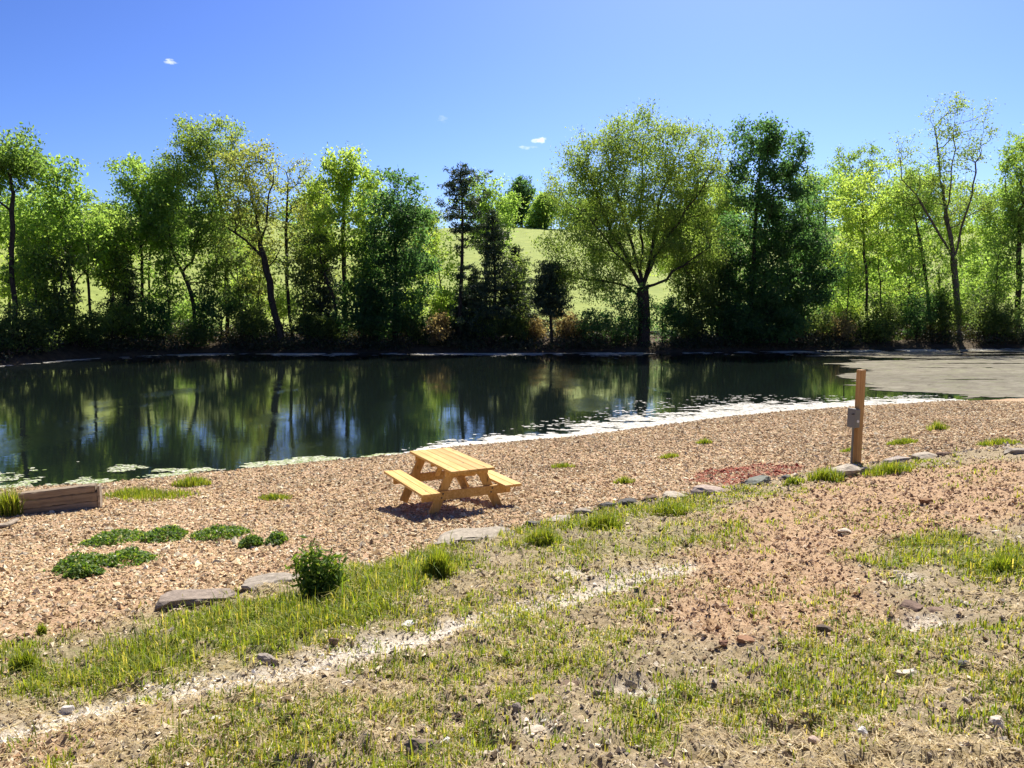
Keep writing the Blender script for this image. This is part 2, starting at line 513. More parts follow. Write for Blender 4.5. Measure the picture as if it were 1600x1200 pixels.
M = {
    'ground': mat_ground(),
    'water': mat_water(),
    'pebble': mat_col('gravel_stone', 0.8, 0.3, 60),
    'rock': mat_col('rock', 0.9, 0.45, 22, 0.2, 0.6, 0.012),
    'scum': mat_col('pond_scum', 0.9, 0.25, 5, 0.08, 0.0),
    'leaf': mat_leaf('leaf'),
    'needle': mat_leaf('needle', 0.22, (1.8, 1.7, 0.8)),
    'grass': mat_leaf('grass', 0.45, (2.0, 1.9, 0.8)),
    'bark': mat_bark('bark', (0.02, 0.017, 0.014), (0.085, 0.07, 0.055)),
    'bark_pale': mat_bark('bark_pale', (0.05, 0.045, 0.036), (0.17, 0.15, 0.12)),
    'pine_wood': mat_wood('pine_wood', (0.44, 0.235, 0.055), (0.60, 0.36, 0.105), (0.72, 0.49, 0.20), 'X'),
    'pine_wood_up': mat_wood('pine_wood_upright', (0.44, 0.235, 0.055), (0.60, 0.36, 0.105), (0.72, 0.49, 0.20), 'Z'),
    'cedar': mat_wood('post_wood', (0.34, 0.175, 0.06), (0.46, 0.26, 0.095), (0.54, 0.33, 0.14), 'Z', 0.7),
    'old_wood': mat_wood('weathered_wood', (0.11, 0.085, 0.06), (0.27, 0.22, 0.165), (0.44, 0.37, 0.29), 'X', 0.6, 0.9, False, 0.9),
    'grey_metal': mat_plain('grey_metal', (0.17, 0.175, 0.175), 0.45, 0.25, 0.08),
    'white_plastic': mat_plain('white_plastic', (0.75, 0.75, 0.74), 0.4, 0.0, 0.03),
    'dark_metal': mat_plain('dark_metal', (0.06, 0.06, 0.06), 0.5, 0.3, 0.1),
}

# ------------------------------------------------------------------ ground sheet
def build_ground():
    ang = np.concatenate([np.linspace(-R(44), R(44), 760), np.linspace(R(44), R(316), 150)[1:-1]])
    rad = [0.0]
    r = 0.35
    while r < 1500:
        rad.append(r)
        r += max(0.02, r * 0.0105) if r > 2.2 else 0.16
        if r > 140: r += r * 0.02
    rad = np.array(rad[1:])
    A, Rr = np.meshgrid(ang, rad)
    X = (np.sin(A) * Rr).ravel(); Y = (np.cos(A) * Rr).ravel()
    Z = height(X, Y)
    g, gr, di, tr, re, fa = masks(X, Y)
    dn, df = land(X, Y)
    near = (dn > 0.1) & (np.hypot(X, Y) < 30)
    # clods, ruts and pebbly unevenness of the near bank
    lump = (fbm(X * 3.1, Y * 3.1, 51) - 0.5) * 0.10 + (fbm(X * 9, Y * 9, 53) - 0.5) * 0.10 + (vnoise(X * 24, Y * 24, 55) - 0.5) * 0.045
    lump = lump * (1 - g * 0.65) * (1 - 0.6 * tr) * sstep(0.1, 1.5, dn)
    step = -0.07 * sstep(0.0, 0.35, terrace(X, Y)) * 0
    Z = Z + np.where(near, lump - 0.05 * tr * (1 - g), 0) + step
    meadow = sstep(8, 15, df + 5 * (fbm(X * 0.15, Y * 0.15, 61) - 0.5))
    wet = sstep(0.18, 0.0, dn) * (df < 0)
    na, nr = len(ang), len(rad)
    i = np.arange(nr - 1)[:, None] * na; j = np.arange(na)[None, :]; j2 = (j + 1) % na
    Fq = np.stack([i + j, i + na + j, i + na + j2, i + j2], -1).reshape(-1, 4)
    V = np.stack([X, Y, Z], 1)
    V = np.vstack([V, [[0, 0, height(np.array([0.]), np.array([0.]))[0]]]])
    def ext(a): return np.vstack([a, a[-1:]])
    ctr = np.stack([np.full(na, len(V) - 1), np.arange(na), (np.arange(na) + 1) % na], 1)
    o = mesh_np('ground', V, [Fq[:, ::-1], ctr[:, ::-1]], M['ground'], None, None, {
        'mask_a': ext(np.stack([g, gr, di], 1)), 'mask_b': ext(np.stack([tr, re, fa], 1)),
        'mask_c': ext(np.stack([meadow, wet, wet * 0], 1))}, True)
    # the normals must look up
    if o.data.polygons[len(Fq) // 2].normal.z < 0:
        o.data.flip_normals()
    setp(o, kind='structure')
    return o
build_ground()

def zg(x, y):
    x = np.atleast_1d(np.asarray(x, float)); y = np.atleast_1d(np.asarray(y, float))
    z = height(x, y)
    g, gr, di, tr, re, fa = masks(x, y)
    dn, df = land(x, y)
    near = (dn > 0.1) & (np.hypot(x, y) < 30)
    lump = (fbm(x * 3.1, y * 3.1, 51) - 0.5) * 0.10 + (fbm(x * 9, y * 9, 53) - 0.5) * 0.10 + (vnoise(x * 24, y * 24, 55) - 0.5) * 0.045
    lump = lump * (1 - g * 0.65) * (1 - 0.6 * tr) * sstep(0.1, 1.5, dn)
    return z + np.where(near, lump - 0.05 * tr * (1 - g), 0)

# pond water: one sheet between the two banks, tucked a little under them
def build_water():
    xs = np.linspace(-74, 74, 220)
    a = near_y(xs) - 0.7; b = far_y(xs) + 0.7
    k = np.linspace(0, 1, 40)
    Y = a[:, None] * (1 - k) + b[:, None] * k
    X = np.repeat(xs[:, None], 40, 1)
    V = np.stack([X.ravel(), Y.ravel(), np.zeros(X.size)], 1)
    i = np.arange(219)[:, None] * 40; j = np.arange(39)[None, :]
    Fq = np.stack([i + j, i + 40 + j, i + 41 + j, i + j + 1], -1).reshape(-1, 4)
    o = mesh_np('pond_water', V, [Fq], M['water'], None, None, None, True)
    if o.data.polygons[0].normal.z < 0: o.data.flip_normals()
    setp(o, kind='structure')
build_water()

# ------------------------------------------------------------------ trees
def tubes(chains, sides=6):
    Vs, Fs, base = [], [], 0
    for P, rr in chains:
        P = np.asarray(P, float); k = len(P)
        if k < 2: continue
        d = np.gradient(P, axis=0)
        d /= np.linalg.norm(d, axis=1)[:, None] + 1e-9
        ref = np.where(np.abs(d[:, 2:3]) > 0.9, np.array([[1., 0, 0]]), np.array([[0, 0, 1.]]))
        ref = np.repeat(ref[:1], k, 0) if True else ref
        u = np.cross(d, ref); u /= np.linalg.norm(u, axis=1)[:, None] + 1e-9
        v = np.cross(d, u)
        s = sides if rr[0] > 0.06 else 4
        if rr[0] < 0.022: s = 3
        t = np.arange(s) / s * 2 * math.pi
        ring = P[:, None, :] + rr[:, None, None] * (np.cos(t)[None, :, None] * u[:, None, :] + np.sin(t)[None, :, None] * v[:, None, :])
        Vs.append(ring.reshape(-1, 3))
        i = np.arange(k - 1)[:, None] * s; j = np.arange(s)[None, :]; j2 = (j + 1) % s
        Fs.append(np.stack([i + j, i + j2, i + s + j2, i + s + j], -1).reshape(-1, 4) + base)
        base += k * s
    return np.vstack(Vs), np.vstack(Fs)

def leaf_quads(P, rng, size, aspect=0.55, droop=0.3, flat=0.25):
    n = len(P)
    L = size * rng.uniform(0.6, 1.35, n)
    a = rng.normal(size=(n, 3)); a[:, 2] -= droop
    a /= np.linalg.norm(a, axis=1)[:, None]
    nn = rng.normal(size=(n, 3)); nn[:, 2] += flat * 3
    b = np.cross(a, nn); b /= np.linalg.norm(b, axis=1)[:, None] + 1e-9
    c = np.cross(a, b)
    w = L * aspect * rng.uniform(0.75, 1.2, n)
    off = rng.uniform(-0.15, 0.15, n)
    V = np.empty((n, 4, 3))
    V[:, 0] = P - a * (L / 2)[:, None]
    V[:, 1] = P + b * (w / 2)[:, None] + a * (off * L)[:, None] + c * (0.12 * L)[:, None]
    V[:, 2] = P + a * (L / 2)[:, None]
    V[:, 3] = P - b * (w / 2)[:, None] + a * (off * L)[:, None] + c * (0.12 * L)[:, None]
    return V.reshape(-1, 3), np.arange(4 * n).reshape(-1, 4)

PAL = {   # leaf colours (two poles each)
    'yellow': ((0.150, 0.220, 0.055), (0.230, 0.280, 0.075)),
    'lime': ((0.110, 0.185, 0.055), (0.180, 0.245, 0.068)),
    'green': ((0.080, 0.140, 0.044), (0.145, 0.200, 0.054)),
    'deep': ((0.036, 0.085, 0.042), (0.070, 0.130, 0.050)),
    'olive': ((0.120, 0.150, 0.052), (0.185, 0.195, 0.066)),
    'willow': ((0.095, 0.150, 0.048), (0.165, 0.205, 0.060)),
    'pine': ((0.030, 0.058, 0.038), (0.062, 0.098, 0.048)),
    'scrub': ((0.050, 0.085, 0.036), (0.115, 0.145, 0.050)),
    'dry': ((0.11, 0.085, 0.055), (0.19, 0.145, 0.09)),
}

def grow(rng, trunk, lobes, n_tips, start, pathw=0.35, down=1.1, seg=0.8, limbs=()):
    N = [np.asarray(p, float) for p in trunk]
    par = [-1] + list(range(len(trunk) - 1))
    path = list(np.concatenate([[0], np.cumsum([np.linalg.norm(N[i + 1] - N[i]) for i in range(len(N) - 1)])]))
    path = [max(0, p - path[start]) * 0.8 for p in path]
    ok = [i >= start for i in range(len(N))]
    w = np.array([(l[1][0] * l[1][1] * l[1][2]) ** (2 / 3) * (l[2] if len(l) > 2 else 1) for l in lobes]); w /= w.sum()
    tips = []
    for (c, r, *_), cnt in zip(lobes, rng.multinomial(n_tips, w)):
        q = rng.normal(size=(cnt, 3)); q /= np.linalg.norm(q, axis=1)[:, None] + 1e-9
        rad = rng.uniform(0.12, 1.0, cnt) ** 0.45
        tips.append(np.asarray(c) + q * rad[:, None] * np.asarray(r))
    tips = np.vstack(tips)
    org = N[min(start + 1, len(N) - 1)]
    tips = tips[np.argsort(np.linalg.norm(tips - org, axis=1))]
    chains, ends = [], []
    cap = len(N) + n_tips * 30
    NP = np.zeros((cap, 3)); NP[:len(N)] = N
    PA = np.zeros(cap); PA[:len(N)] = path
    OK = np.zeros(cap, bool); OK[:len(N)] = ok
    PR = np.full(cap, -1); PR[:len(N)] = par
    n = len(N)
    for lb in limbs:
        j = int(np.argmin(np.linalg.norm(NP[:len(N)] - lb[0], axis=1)))
        c = [j]
        for a, b in zip(lb[:-1], lb[1:]):
            k = max(1, int(np.linalg.norm(b - a) / seg))
            for i in range(1, k + 1):
                NP[n] = a + (b - a) * i / k + rng.normal(scale=0.07, size=3)
                PR[n] = c[-1]; PA[n] = PA[c[-1]] + 0.25 * seg; OK[n] = True
                c.append(n); n += 1
        chains.append(c); ends.append(c[-1])
    for t in tips:
        d = t - NP[:n]
        L = np.linalg.norm(d, axis=1)
        hor = np.hypot(d[:, 0], d[:, 1])
        cost = L + pathw * PA[:n] + down * np.maximum(0, 0.25 * hor - d[:, 2]) + (~OK[:n]) * 1e6
        j = int(np.argmin(cost)); l = L[j]
        if l < 0.15 or n + int(l / seg) + 4 >= cap: continue
        p0 = NP[j]; pd = p0 - NP[PR[j]] if PR[j] >= 0 else np.array([0, 0, 1.])
        pd = pd / (np.linalg.norm(pd) + 1e-9)
        dv = d[j] / l
        p1 = p0 + l * 0.38 * (0.45 * pd + 0.65 * dv + np.array([0, 0, 0.12]))
        p2 = t - l * 0.3 * (dv * 0.8 + np.array([0, 0, 0.25]))
        m = max(2, int(l / seg) + 1)
        s = np.linspace(0, 1, m + 1)[1:, None]
        pts = (1 - s) ** 3 * p0 + 3 * (1 - s) ** 2 * s * p1 + 3 * (1 - s) * s * s * p2 + s ** 3 * t
        pts[:-1] += rng.normal(scale=0.06 * min(l, 3) ** 0.5, size=(m - 1, 3)) if m > 1 else 0
        idx = list(range(n, n + m))
        NP[n:n + m] = pts
        PR[n:n + m] = [j] + idx[:-1]
        PA[n:n + m] = PA[j] + l * s[:, 0]
        OK[n:n + m] = True
        n += m
        chains.append([j] + idx); ends.append(idx[-1])
    chains.insert(0, list(range(len(N))))
    return NP[:n], PR[:n], chains, ends

def plant_tree(name, label, cat, group, base, trunk, lobes, pal, tips=110, lpt=55, leaf=0.33, sig=0.6, r0=0.18, start=None,
               bark='bark', seed=1, aspect=0.55, droop=0.3, down=1.1, pathw=0.35, mat='leaf', along=0.5, bare=0.0, limbs=()):
    """trunk: world points from the ground up; lobes: [(centre, radii, weight)]"""
    rng = np.random.default_rng(seed)
    tr = []
    for a, b in zip(trunk[:-1], trunk[1:]):
        k = max(1, int(np.linalg.norm(b - a) / 0.9))
        for i in range(k):
            tr.append(a + (b - a) * i / k + (rng.normal(scale=0.04, size=3) * [1, 1, 0] if tr else 0))
    tr.append(trunk[-1])
    lowest = min(c[2] - r[2] for c, r, *_ in lobes)
    if start is None:
        zs = np.array([p[2] for p in tr])
        start = int(np.argmax(zs > max(lowest - 0.15 * (zs[-1] - zs[0]), zs[0] + 0.12 * (zs[-1] - zs[0])))) if (zs > lowest).any() else max(1, len(tr) // 2)
        start = min(max(1, start), len(tr) - 2) if len(tr) > 2 else 0
    NP, PR, chains, ends = grow(rng, tr, lobes, tips, start, pathw, down, 0.8, limbs)
    e = 2.25
    acc = np.zeros(len(NP))
    endset = set(ends) | {len(tr) - 1}
    for i in range(len(NP) - 1, -1, -1):
        if acc[i] == 0 or i in endset: acc[i] += 0.012 ** e
        if PR[i] >= 0: acc[PR[i]] += acc[i]
    rad = acc ** (1 / e)
    k = r0 / rad[0]
    rad = np.where(rad < 0.03, rad, rad * (1 + (k - 1) * np.clip((rad - 0.03) / max(rad[0] - 0.03, 1e-6), 0, 1)))
    ch = []
    for ci, c in enumerate(chains):
        rr = rad[c].copy()
        if ci > 0: rr[0] = min(rr[0], rr[1] * 1.25)
        P = NP[c].copy()
        if ci == 0:
            P = np.vstack([P[0] - [0, 0, 0.6], P[0] + [0, 0, 0.02], P[0] + (P[1] - P[0]) * 0.35, P[1:]])
            rr = np.concatenate([[rr[0] * 1.7, rr[0] * 1.45, rr[0] * 1.1], rr[1:]])
        ch.append((P, rr))
    root = empty(name, tuple(base))
    setp(root, label, cat, group)
    b = np.asarray(base)
    V, Fq = tubes([(P - b, r) for P, r in ch], 8)
    mesh_np('trunk', V, [Fq], M[bark], root, None, None, True)
    # leaves: round the tips and back along the twigs that carry them
    pts, clump = [], []
    for ci, c in enumerate(chains[1:]):
        if rng.random() < bare: continue
        m = max(4, int(lpt * rng.uniform(0.45, 1.5)))
        p = NP[c[-1]] + rng.normal(size=(m, 3)) * sig * np.array([1, 1, 0.72])
        pts.append(p)
        clump.append(np.full(m, rng.random()))
        k = int(m * along * 0.5)
        if k and len(c) > 2:
            a = NP[c[-2]] * 1.0; bb = NP[c[-1]]
            s = rng.uniform(-0.6, 1, (k, 1))
            pts.append(a + (bb - a) * s + rng.normal(size=(k, 3)) * sig * 0.6)
            clump.append(np.full(k, clump[-1][0]))
    P = np.vstack(pts); cl = np.concatenate(clump)
    P[:, 2] = np.maximum(P[:, 2], b[2] + 0.1)
    V, Fq = leaf_quads(P - b, rng, leaf, aspect, droop)
    lo, hi = map(np.array, PAL[pal])
    t = np.clip(0.25 + 0.5 * cl + rng.normal(scale=0.22, size=len(P)), 0, 1)[:, None]
    col = lo * (1 - t) + hi * t
    col *= rng.uniform(0.78, 1.18, (len(P), 1))
    mesh_np('crown', V, [Fq], M[mat], root, col)
    return root

def far_base(px, off):
    """a spot on the far bank in the direction of photograph column px, off metres up from the water"""
    r = ray(px, 540)
    t = np.arange(30, 420, 0.1)
    X, Y = r[0] * t, r[1] * t
    e = land(X, Y)[1]
    i = int(np.argmax(e > off))
    return np.array([X[i], Y[i], float(height(X[i:i + 1], Y[i:i + 1])[0])])

def lobes_px(ls, Y, depth=0.9, rng=None, low=1.0):
    out = []
    for i, (cx, cy, rx, ry, *w) in enumerate(ls):
        c = at(cx, cy, Y)
        s = Y / F
        dy = (rng.uniform(-0.35, 0.35) * rx * s) if rng is not None else 0
        c[1] += dy
        out.append((c, (rx * s, rx * s * depth, ry * s), (w[0] if w else 1.0) * (low if cy > 370 else 1.0)))
    return out

TREE_SEED = [100]
def tree(px, off, trunk, lobes, pal, label, group='trees along the far bank', name='deciduous_tree', cat='tree', **kw):
    TREE_SEED[0] += 1
    seed = kw.pop('seed', TREE_SEED[0])
    depth = kw.pop('depth', 0.9)
    open_base = group == BANK and pal not in ('deep', 'willow')       # these carry few leaves low down
    low = 0.35 if open_base else 1.0
    if open_base: kw['tips'] = int(kw.get('tips', 110) * 0.85)
    base = far_base(px, off)
    rng = np.random.default_rng(seed + 5000)
    tw = [base] + [at(x, y, base[1] + rng.normal(scale=0.3)) for x, y in trunk]
    lim = []
    for lb in kw.pop('limbs', ()):
        dy = rng.uniform(-1, 1) * 0.35
        x0, y0 = lb[0]
        lim.append([at(x, y, base[1] + dy * math.hypot(x - x0, y - y0) * base[1] / F) for x, y in lb])
    kw['limbs'] = lim
    kw['tips'] = int(kw.get('tips', 110) * 1.12); kw['lpt'] = int(kw.get('lpt', 55) * 0.85); kw['sig'] = kw.get('sig', 0.6) * 0.64; kw['leaf'] = kw.get('leaf', 0.33) * 0.83; kw['r0'] = kw.get('r0', 0.18) * 0.8; kw['tips'] = int(kw['tips'] * 1.05)
    return plant_tree(name, label, cat, group, base, tw, lobes_px(lobes, base[1], depth, rng, low), pal, seed=seed, **kw)

BANK = 'trees along the far bank'
HILL = 'trees on the wooded slope behind'
WILLOW = [[(1004, 452), (985, 420), (950, 375), (915, 330), (895, 290)], [(1004, 450), (992, 400), (968, 320), (950, 250), (945, 215)],
          [(1004, 450), (1002, 400), (1000, 330), (1006, 250), (1004, 200)], [(1004, 450), (1018, 395), (1030, 320), (1050, 260), (1068, 215)],
          [(1004, 450), (1022, 400), (1050, 360), (1085, 310), (1110, 270)], [(1004, 455), (1040, 435), (1080, 405), (1110, 385)],
          [(1004, 460), (975, 445), (945, 440), (915, 435)], [(1004, 450), (980, 400), (960, 370), (930, 300), (915, 260)]]
FORKED = [[(1490, 405), (1478, 340), (1470, 280), (1460, 200)], [(1490, 405), (1480, 330), (1490, 250), (1493, 150)], [(1490, 405), (1508, 340), (1525, 270), (1545, 160)],
          [(1490, 405), (1470, 370), (1440, 320), (1410, 280), (1402, 215)], [(1490, 405), (1500, 330), (1512, 250), (1520, 175)]]
CROOKED = [[(408, 385), (400, 330), (385, 280), (372, 250)], [(408, 385), (420, 320), (428, 270)], [(412, 405), (385, 375), (350, 355)], [(415, 420), (440, 385), (465, 370)]]
# --- far bank, left to right
tree(24, 4, [(20, 430), (19, 330), (18, 250)], [(10, 235, 50, 36), (35, 262, 32, 30), (-20, 270, 40, 40), (-5, 410, 60, 60, 0.5)], 'green', 'tall thin tree at the left edge, dark rounded top on a bare stem', tips=120, lpt=50, r0=0.2)
tree(117, 3, [(112, 450), (104, 395), (100, 300)], [(98, 285, 36, 45), (75, 350, 50, 48), (130, 340, 42, 45), (100, 410, 66, 40, 0.6)], 'lime', 'bright green pointed tree beside the dark rounded one at the left edge', tips=170, lpt=55, r0=0.22)
tree(146, 5, [(137, 430), (132, 380)], [(150, 395, 42, 44), (172, 345, 28, 34)], 'lime', 'small bright green tree with a slim stem right of the bright pointed one', tips=70, lpt=45, r0=0.12)
tree(222, 3, [(222, 440), (220, 350), (215, 290)], [(210, 285, 42, 40), (205, 350, 56, 50), (240, 330, 42, 60), (225, 420, 60, 46)], 'lime', 'bushy light green tree with two thin straight stems, left of the leaning forked tree', tips=190, lpt=55, r0=0.15)
tree(234, 5, [(232, 430), (242, 340), (248, 270)], [(252, 270, 32, 30), (262, 325, 34, 42)], 'green', 'slim greener tree close behind the bushy light green one with thin stems', tips=80, lpt=45, r0=0.12)
tree(308, 2.5, [(300, 460), (285, 425), (268, 390), (262, 350)], [(285, 350, 52, 50), (320, 400, 46, 46), (260, 400, 40, 36), (335, 345, 34, 40)], 'green', 'leaning forked tree whose stem bends left, under the tall airy crown', tips=140, lpt=42, r0=0.2, start=5)
tree(356, 4.5, [(354, 420), (348, 340), (335, 270), (322, 220)], [(305, 215, 44, 34), (345, 222, 36, 34), (290, 262, 36, 34), (332, 282, 46, 40), (350, 380, 50, 46, 0.6)], 'willow', 'tallest airy tree on the left, sky showing through its pale crown', tips=220, lpt=44, sig=0.6, leaf=0.27, r0=0.22)
tree(440, 1.2, [(430, 490), (420, 440), (408, 385), (400, 320), (392, 265)], [(385, 250, 46, 32), (375, 305, 44, 40), (420, 300, 30, 44), (375, 380, 55, 36), (440, 395, 46, 32), (400, 345, 50, 36)], 'olive', 'brownish olive tree with the thick dark crooked trunk nearest the water', tips=210, lpt=36, sig=0.55, leaf=0.27, r0=0.34, start=6, limbs=CROOKED, pathw=0.5)
tree(457, 4, [(448, 440), (447, 360), (450, 280)], [(452, 270, 34, 38), (472, 300, 30, 50), (445, 345, 36, 40)], 'olive', 'thin half bare tree right of the thick crooked trunk, fine upright twigs', tips=130, lpt=16, sig=0.45, leaf=0.24, r0=0.17)
tree(541, 3, [(538, 440), (536, 360), (538, 280)], [(540, 258, 32, 34), (512, 300, 34, 48), (556, 300, 40, 46), (530, 360, 48, 40), (498, 385, 36, 32)], 'yellow', 'bright yellow green tree with a straight dark stem, left of the dense deep green one', tips=180, lpt=52, r0=0.24)
tree(530, 2, [(522, 465), (506, 425), (500, 388)], [(492, 380, 46, 26), (470, 420, 40, 30), (520, 415, 34, 26)], 'scrub', 'low crooked tree bending left in front of the bright yellow green one', tips=80, lpt=36, r0=0.17)
tree(618, 2, [(618, 450), (620, 350), (622, 285)], [(622, 290, 36, 30), (612, 340, 46, 40), (640, 350, 36, 36), (600, 405, 56, 40), (635, 425, 48, 44), (612, 485, 66, 44), (570, 470, 40, 40)], 'deep', 'dense deep green tree leafy right down to the bank, left of the two tall pines', tips=300, lpt=62, r0=0.26, start=2)
tree(690, 6, [(688, 460), (686, 400)], [(688, 395, 28, 40), (672, 445, 36, 44), (700, 465, 34, 36)], 'yellow', 'small yellowish tree behind the gap between the deep green tree and the pines', tips=80, lpt=40, r0=0.11)
tree(758, 11, [(760, 420), (762, 340)], [(750, 310, 38, 34), (780, 318, 32, 38), (760, 360, 44, 40)], 'lime', 'pale rounded tree standing behind the tallest pine', tips=120, lpt=55, r0=0.2)
tree(1005, 1.6, [(1006, 490), (1004, 450)], [(1000, 215, 62, 42), (930, 250, 52, 48), (1070, 235, 56, 44), (890, 310, 44, 48), (960, 310, 60, 52), (1040, 310, 60, 54), (1100, 300, 42, 55), (900, 385, 56, 40), (1090, 385, 46, 40), (1000, 385, 90, 44, 1.3), (920, 440, 60, 30, 0.9), (1080, 430, 50, 30, 0.8), (1000, 300, 110, 70, 1.0)], 'willow', 'great spreading tree with many limbs fanning from one short thick trunk', tips=640, lpt=96, sig=0.75, leaf=0.28, r0=0.62, start=4, aspect=0.4, droop=0.9, pathw=0.5, limbs=WILLOW)
tree(1098, 3, [(1097, 470), (1096, 420)], [(1096, 420, 38, 46), (1085, 480, 40, 36), (1112, 462, 30, 40)], 'scrub', 'low dark thicket tree with thin stems right of the great spreading tree', tips=110, lpt=46, r0=0.1)
tree(1112, 9, [(1112, 420), (1110, 340)], [(1105, 320, 40, 46), (1125, 350, 40, 50), (1110, 400, 46, 36)], 'yellow', 'yellow green tree in the gap behind the great spreading and the tall dark tree', tips=120, lpt=52, r0=0.18)
tree(1177, 2, [(1174, 450), (1180, 350), (1188, 240)], [(1180, 222, 46, 32), (1222, 240, 38, 38), (1165, 285, 46, 44), (1225, 305, 54, 42), (1185, 350, 60, 44), (1245, 380, 56, 44), (1160, 420, 50, 44), (1220, 450, 72, 46), (1275, 430, 44, 34), (1180, 500, 84, 40, 1.4)], 'deep', 'tall dark green tree with heavy tiered crown, right of the great spreading tree', tips=500, lpt=84, r0=0.4, start=3)
tree(1190, 4, [(1196, 450), (1200, 380)], [(1205, 400, 46, 50), (1215, 470, 46, 40)], 'deep', 'second darker stem and crown tucked close behind the tall tiered dark tree', tips=90, lpt=52, r0=0.22)
tree(1355, 3.5, [(1354, 440), (1350, 380), (1348, 330)], [(1340, 320, 44, 48), (1372, 360, 38, 46), (1325, 380, 40, 36)], 'yellow', 'slender yellow green tree on a thin straight stem right of the tall dark tree', tips=130, lpt=42, r0=0.15, start=4)
tree(1456, 3, [(1448, 440), (1436, 370), (1424, 310)], [(1422, 300, 40, 40), (1400, 340, 34, 40), (1440, 350, 34, 40)], 'lime', 'slim tree leaning left beside the half bare forked one', tips=90, lpt=34, r0=0.17, start=5)
tree(1497, 2.2, [(1495, 470), (1490, 405)], [(1480, 175, 34, 26, 0.8), (1535, 205, 18, 52, 0.7), (1420, 235, 22, 34, 0.6), (1480, 240, 46, 40), (1500, 310, 60, 40), (1440, 300, 40, 40)], 'willow', 'half bare forked tree with tall grey limbs standing above its neighbours at the right', tips=300, lpt=30, sig=0.55, leaf=0.24, r0=0.34, start=4, bark='bark_pale', pathw=0.5, bare=0.22, limbs=FORKED)
tree(1588, 3, [(1592, 440), (1592, 330)], [(1580, 330, 42, 46), (1600, 250, 36, 40), (1620, 330, 40, 60), (1580, 400, 44, 50), (1595, 460, 44, 40)], 'green', 'full leafed drooping tree at the right edge of the far bank', tips=240, lpt=58, r0=0.3, droop=0.9)
# --- second row and slope, left
for px, off, top, lb, pal, lab in (
    (60, 9, 380, [(60, 400, 55, 40), (30, 450, 50, 40)], 'yellow', 'pale yellow young tree behind the dark rounded tree at the left edge'),
    (175, 12, 330, [(170, 370, 40, 46), (190, 420, 40, 40)], 'yellow', 'young yellow green tree behind the small bright one with slim stem'),
    (395, 14, 400, [(395, 415, 46, 36), (380, 455, 40, 30)], 'yellow', 'low yellow tree on the meadow edge behind the thick crooked trunk'),
    (500, 10, 300, [(500, 330, 36, 46), (490, 400, 40, 40)], 'olive', 'brownish thin tree behind the low crooked one that bends left'),
    (580, 13, 300, [(582, 320, 34, 40), (575, 385, 36, 44)], 'lime', 'light green tree showing between the bright yellow green and dense deep green ones'),
    (660, 16, 330, [(660, 350, 30, 40), (665, 410, 34, 40)], 'willow', 'pale tree peeping past the right side of the dense deep green one'),
):
    tree(px, off, [(px, top + 40), (px, top)], lb, pal, lab, tips=95, lpt=46, r0=0.14)
for px, off, top, lb, pal, lab in (
(15, 14, 330, [(15, 350, 50, 46)], 'lime', 'light tree filling the gap behind the bare stem at the left edge'),
    (85, 16, 320, [(85, 345, 46, 50)], 'lime', 'leafy light green tree behind the left side of the bright pointed one'),
    (265, 15, 330, [(265, 350, 46, 46)], 'lime', 'light green tree behind the leaning forked stem'),
    (375, 20, 340, [(375, 365, 44, 44)], 'lime', 'light tree between the tallest airy and the thick crooked ones'),
    (478, 20, 330, [(480, 350, 40, 44)], 'lime', 'light tree behind the half bare one with fine upright twigs'),
    (1060, 18, 350, [(1055, 390, 44, 44)], 'yellow', 'yellow tree seen under the right limbs of the great spreading tree'),
    (1150, 14, 300, [(1150, 320, 40, 50), (1145, 400, 44, 50)], 'green', 'green tree behind the left side of the tall tiered dark one'),
    (1262, 14, 290, [(1258, 310, 36, 40), (1262, 390, 40, 50)], 'green', 'green tree behind the right side of the tall tiered dark one'),
):
    tree(px, off, [(px, top + 40), (px, top)], lb, pal, lab, tips=90, lpt=46, r0=0.13)
for px, off, top, lean, pal, lab in (
    (60, 3, 400, -4, 'green', 'thin sapling between the two stems at the left edge'),
    (90, 2.2, 420, 3, 'scrub', 'short thin sapling left of the bright pointed tree stem'),
    (175, 3, 380, 4, 'scrub', 'thin sapling left of the bushy light green tree'),
    (268, 2.4, 400, -6, 'green', 'thin sapling left of the leaning forked stem'),
    (330, 3.2, 390, 5, 'scrub', 'thin sapling between the forked stem and the tallest airy tree'),
    (378, 2.6, 420, -4, 'scrub', 'thin dark sapling left of the thick crooked trunk'),
    (398, 3.4, 400, 6, 'olive', 'second thin sapling close by the thick crooked trunk'),
    (480, 2.2, 420, -6, 'scrub', 'thin sapling right of the half bare tree'),
    (560, 2.6, 400, 6, 'green', 'thin sapling right of the bright yellow green stem'),
    (585, 2.4, 430, -3, 'deep', 'short sapling left of the dense deep green tree'),
    (795, 3.0, 430, 4, 'scrub', 'thin sapling by the narrower pine'),
    (1080, 2.4, 400, -5, 'scrub', 'thin sapling left of the dark thicket tree'),
    (1120, 2.6, 400, 4, 'deep', 'thin sapling right of the dark thicket tree'),
    (1145, 2.2, 420, -4, 'deep', 'thin sapling left of the tall tiered dark trunk'),
    (1320, 3.0, 420, 4, 'lime', 'thin sapling left of the slender yellow green stem'),
    (1380, 3.4, 400, -4, 'lime', 'thin sapling right of the slender yellow green stem'),
    (1415, 2.6, 400, 5, 'lime', 'thin sapling left of the leaning slim stem'),
    (1475, 2.6, 410, -5, 'green', 'thin sapling between the leaning slim and forked trunks'),
    (1550, 2.6, 400, 5, 'green', 'thin sapling left of the drooping tree at the right edge'),
):
    tree(px, off, [(px + lean, (top + 520) / 2), (px + lean * 2, top)], [(px + lean * 2, top, 22, 34), (px + lean, top + 50, 26, 30)], pal, lab, group='saplings along the far bank', name='sapling', cat='sapling', tips=46, lpt=26, r0=0.075)
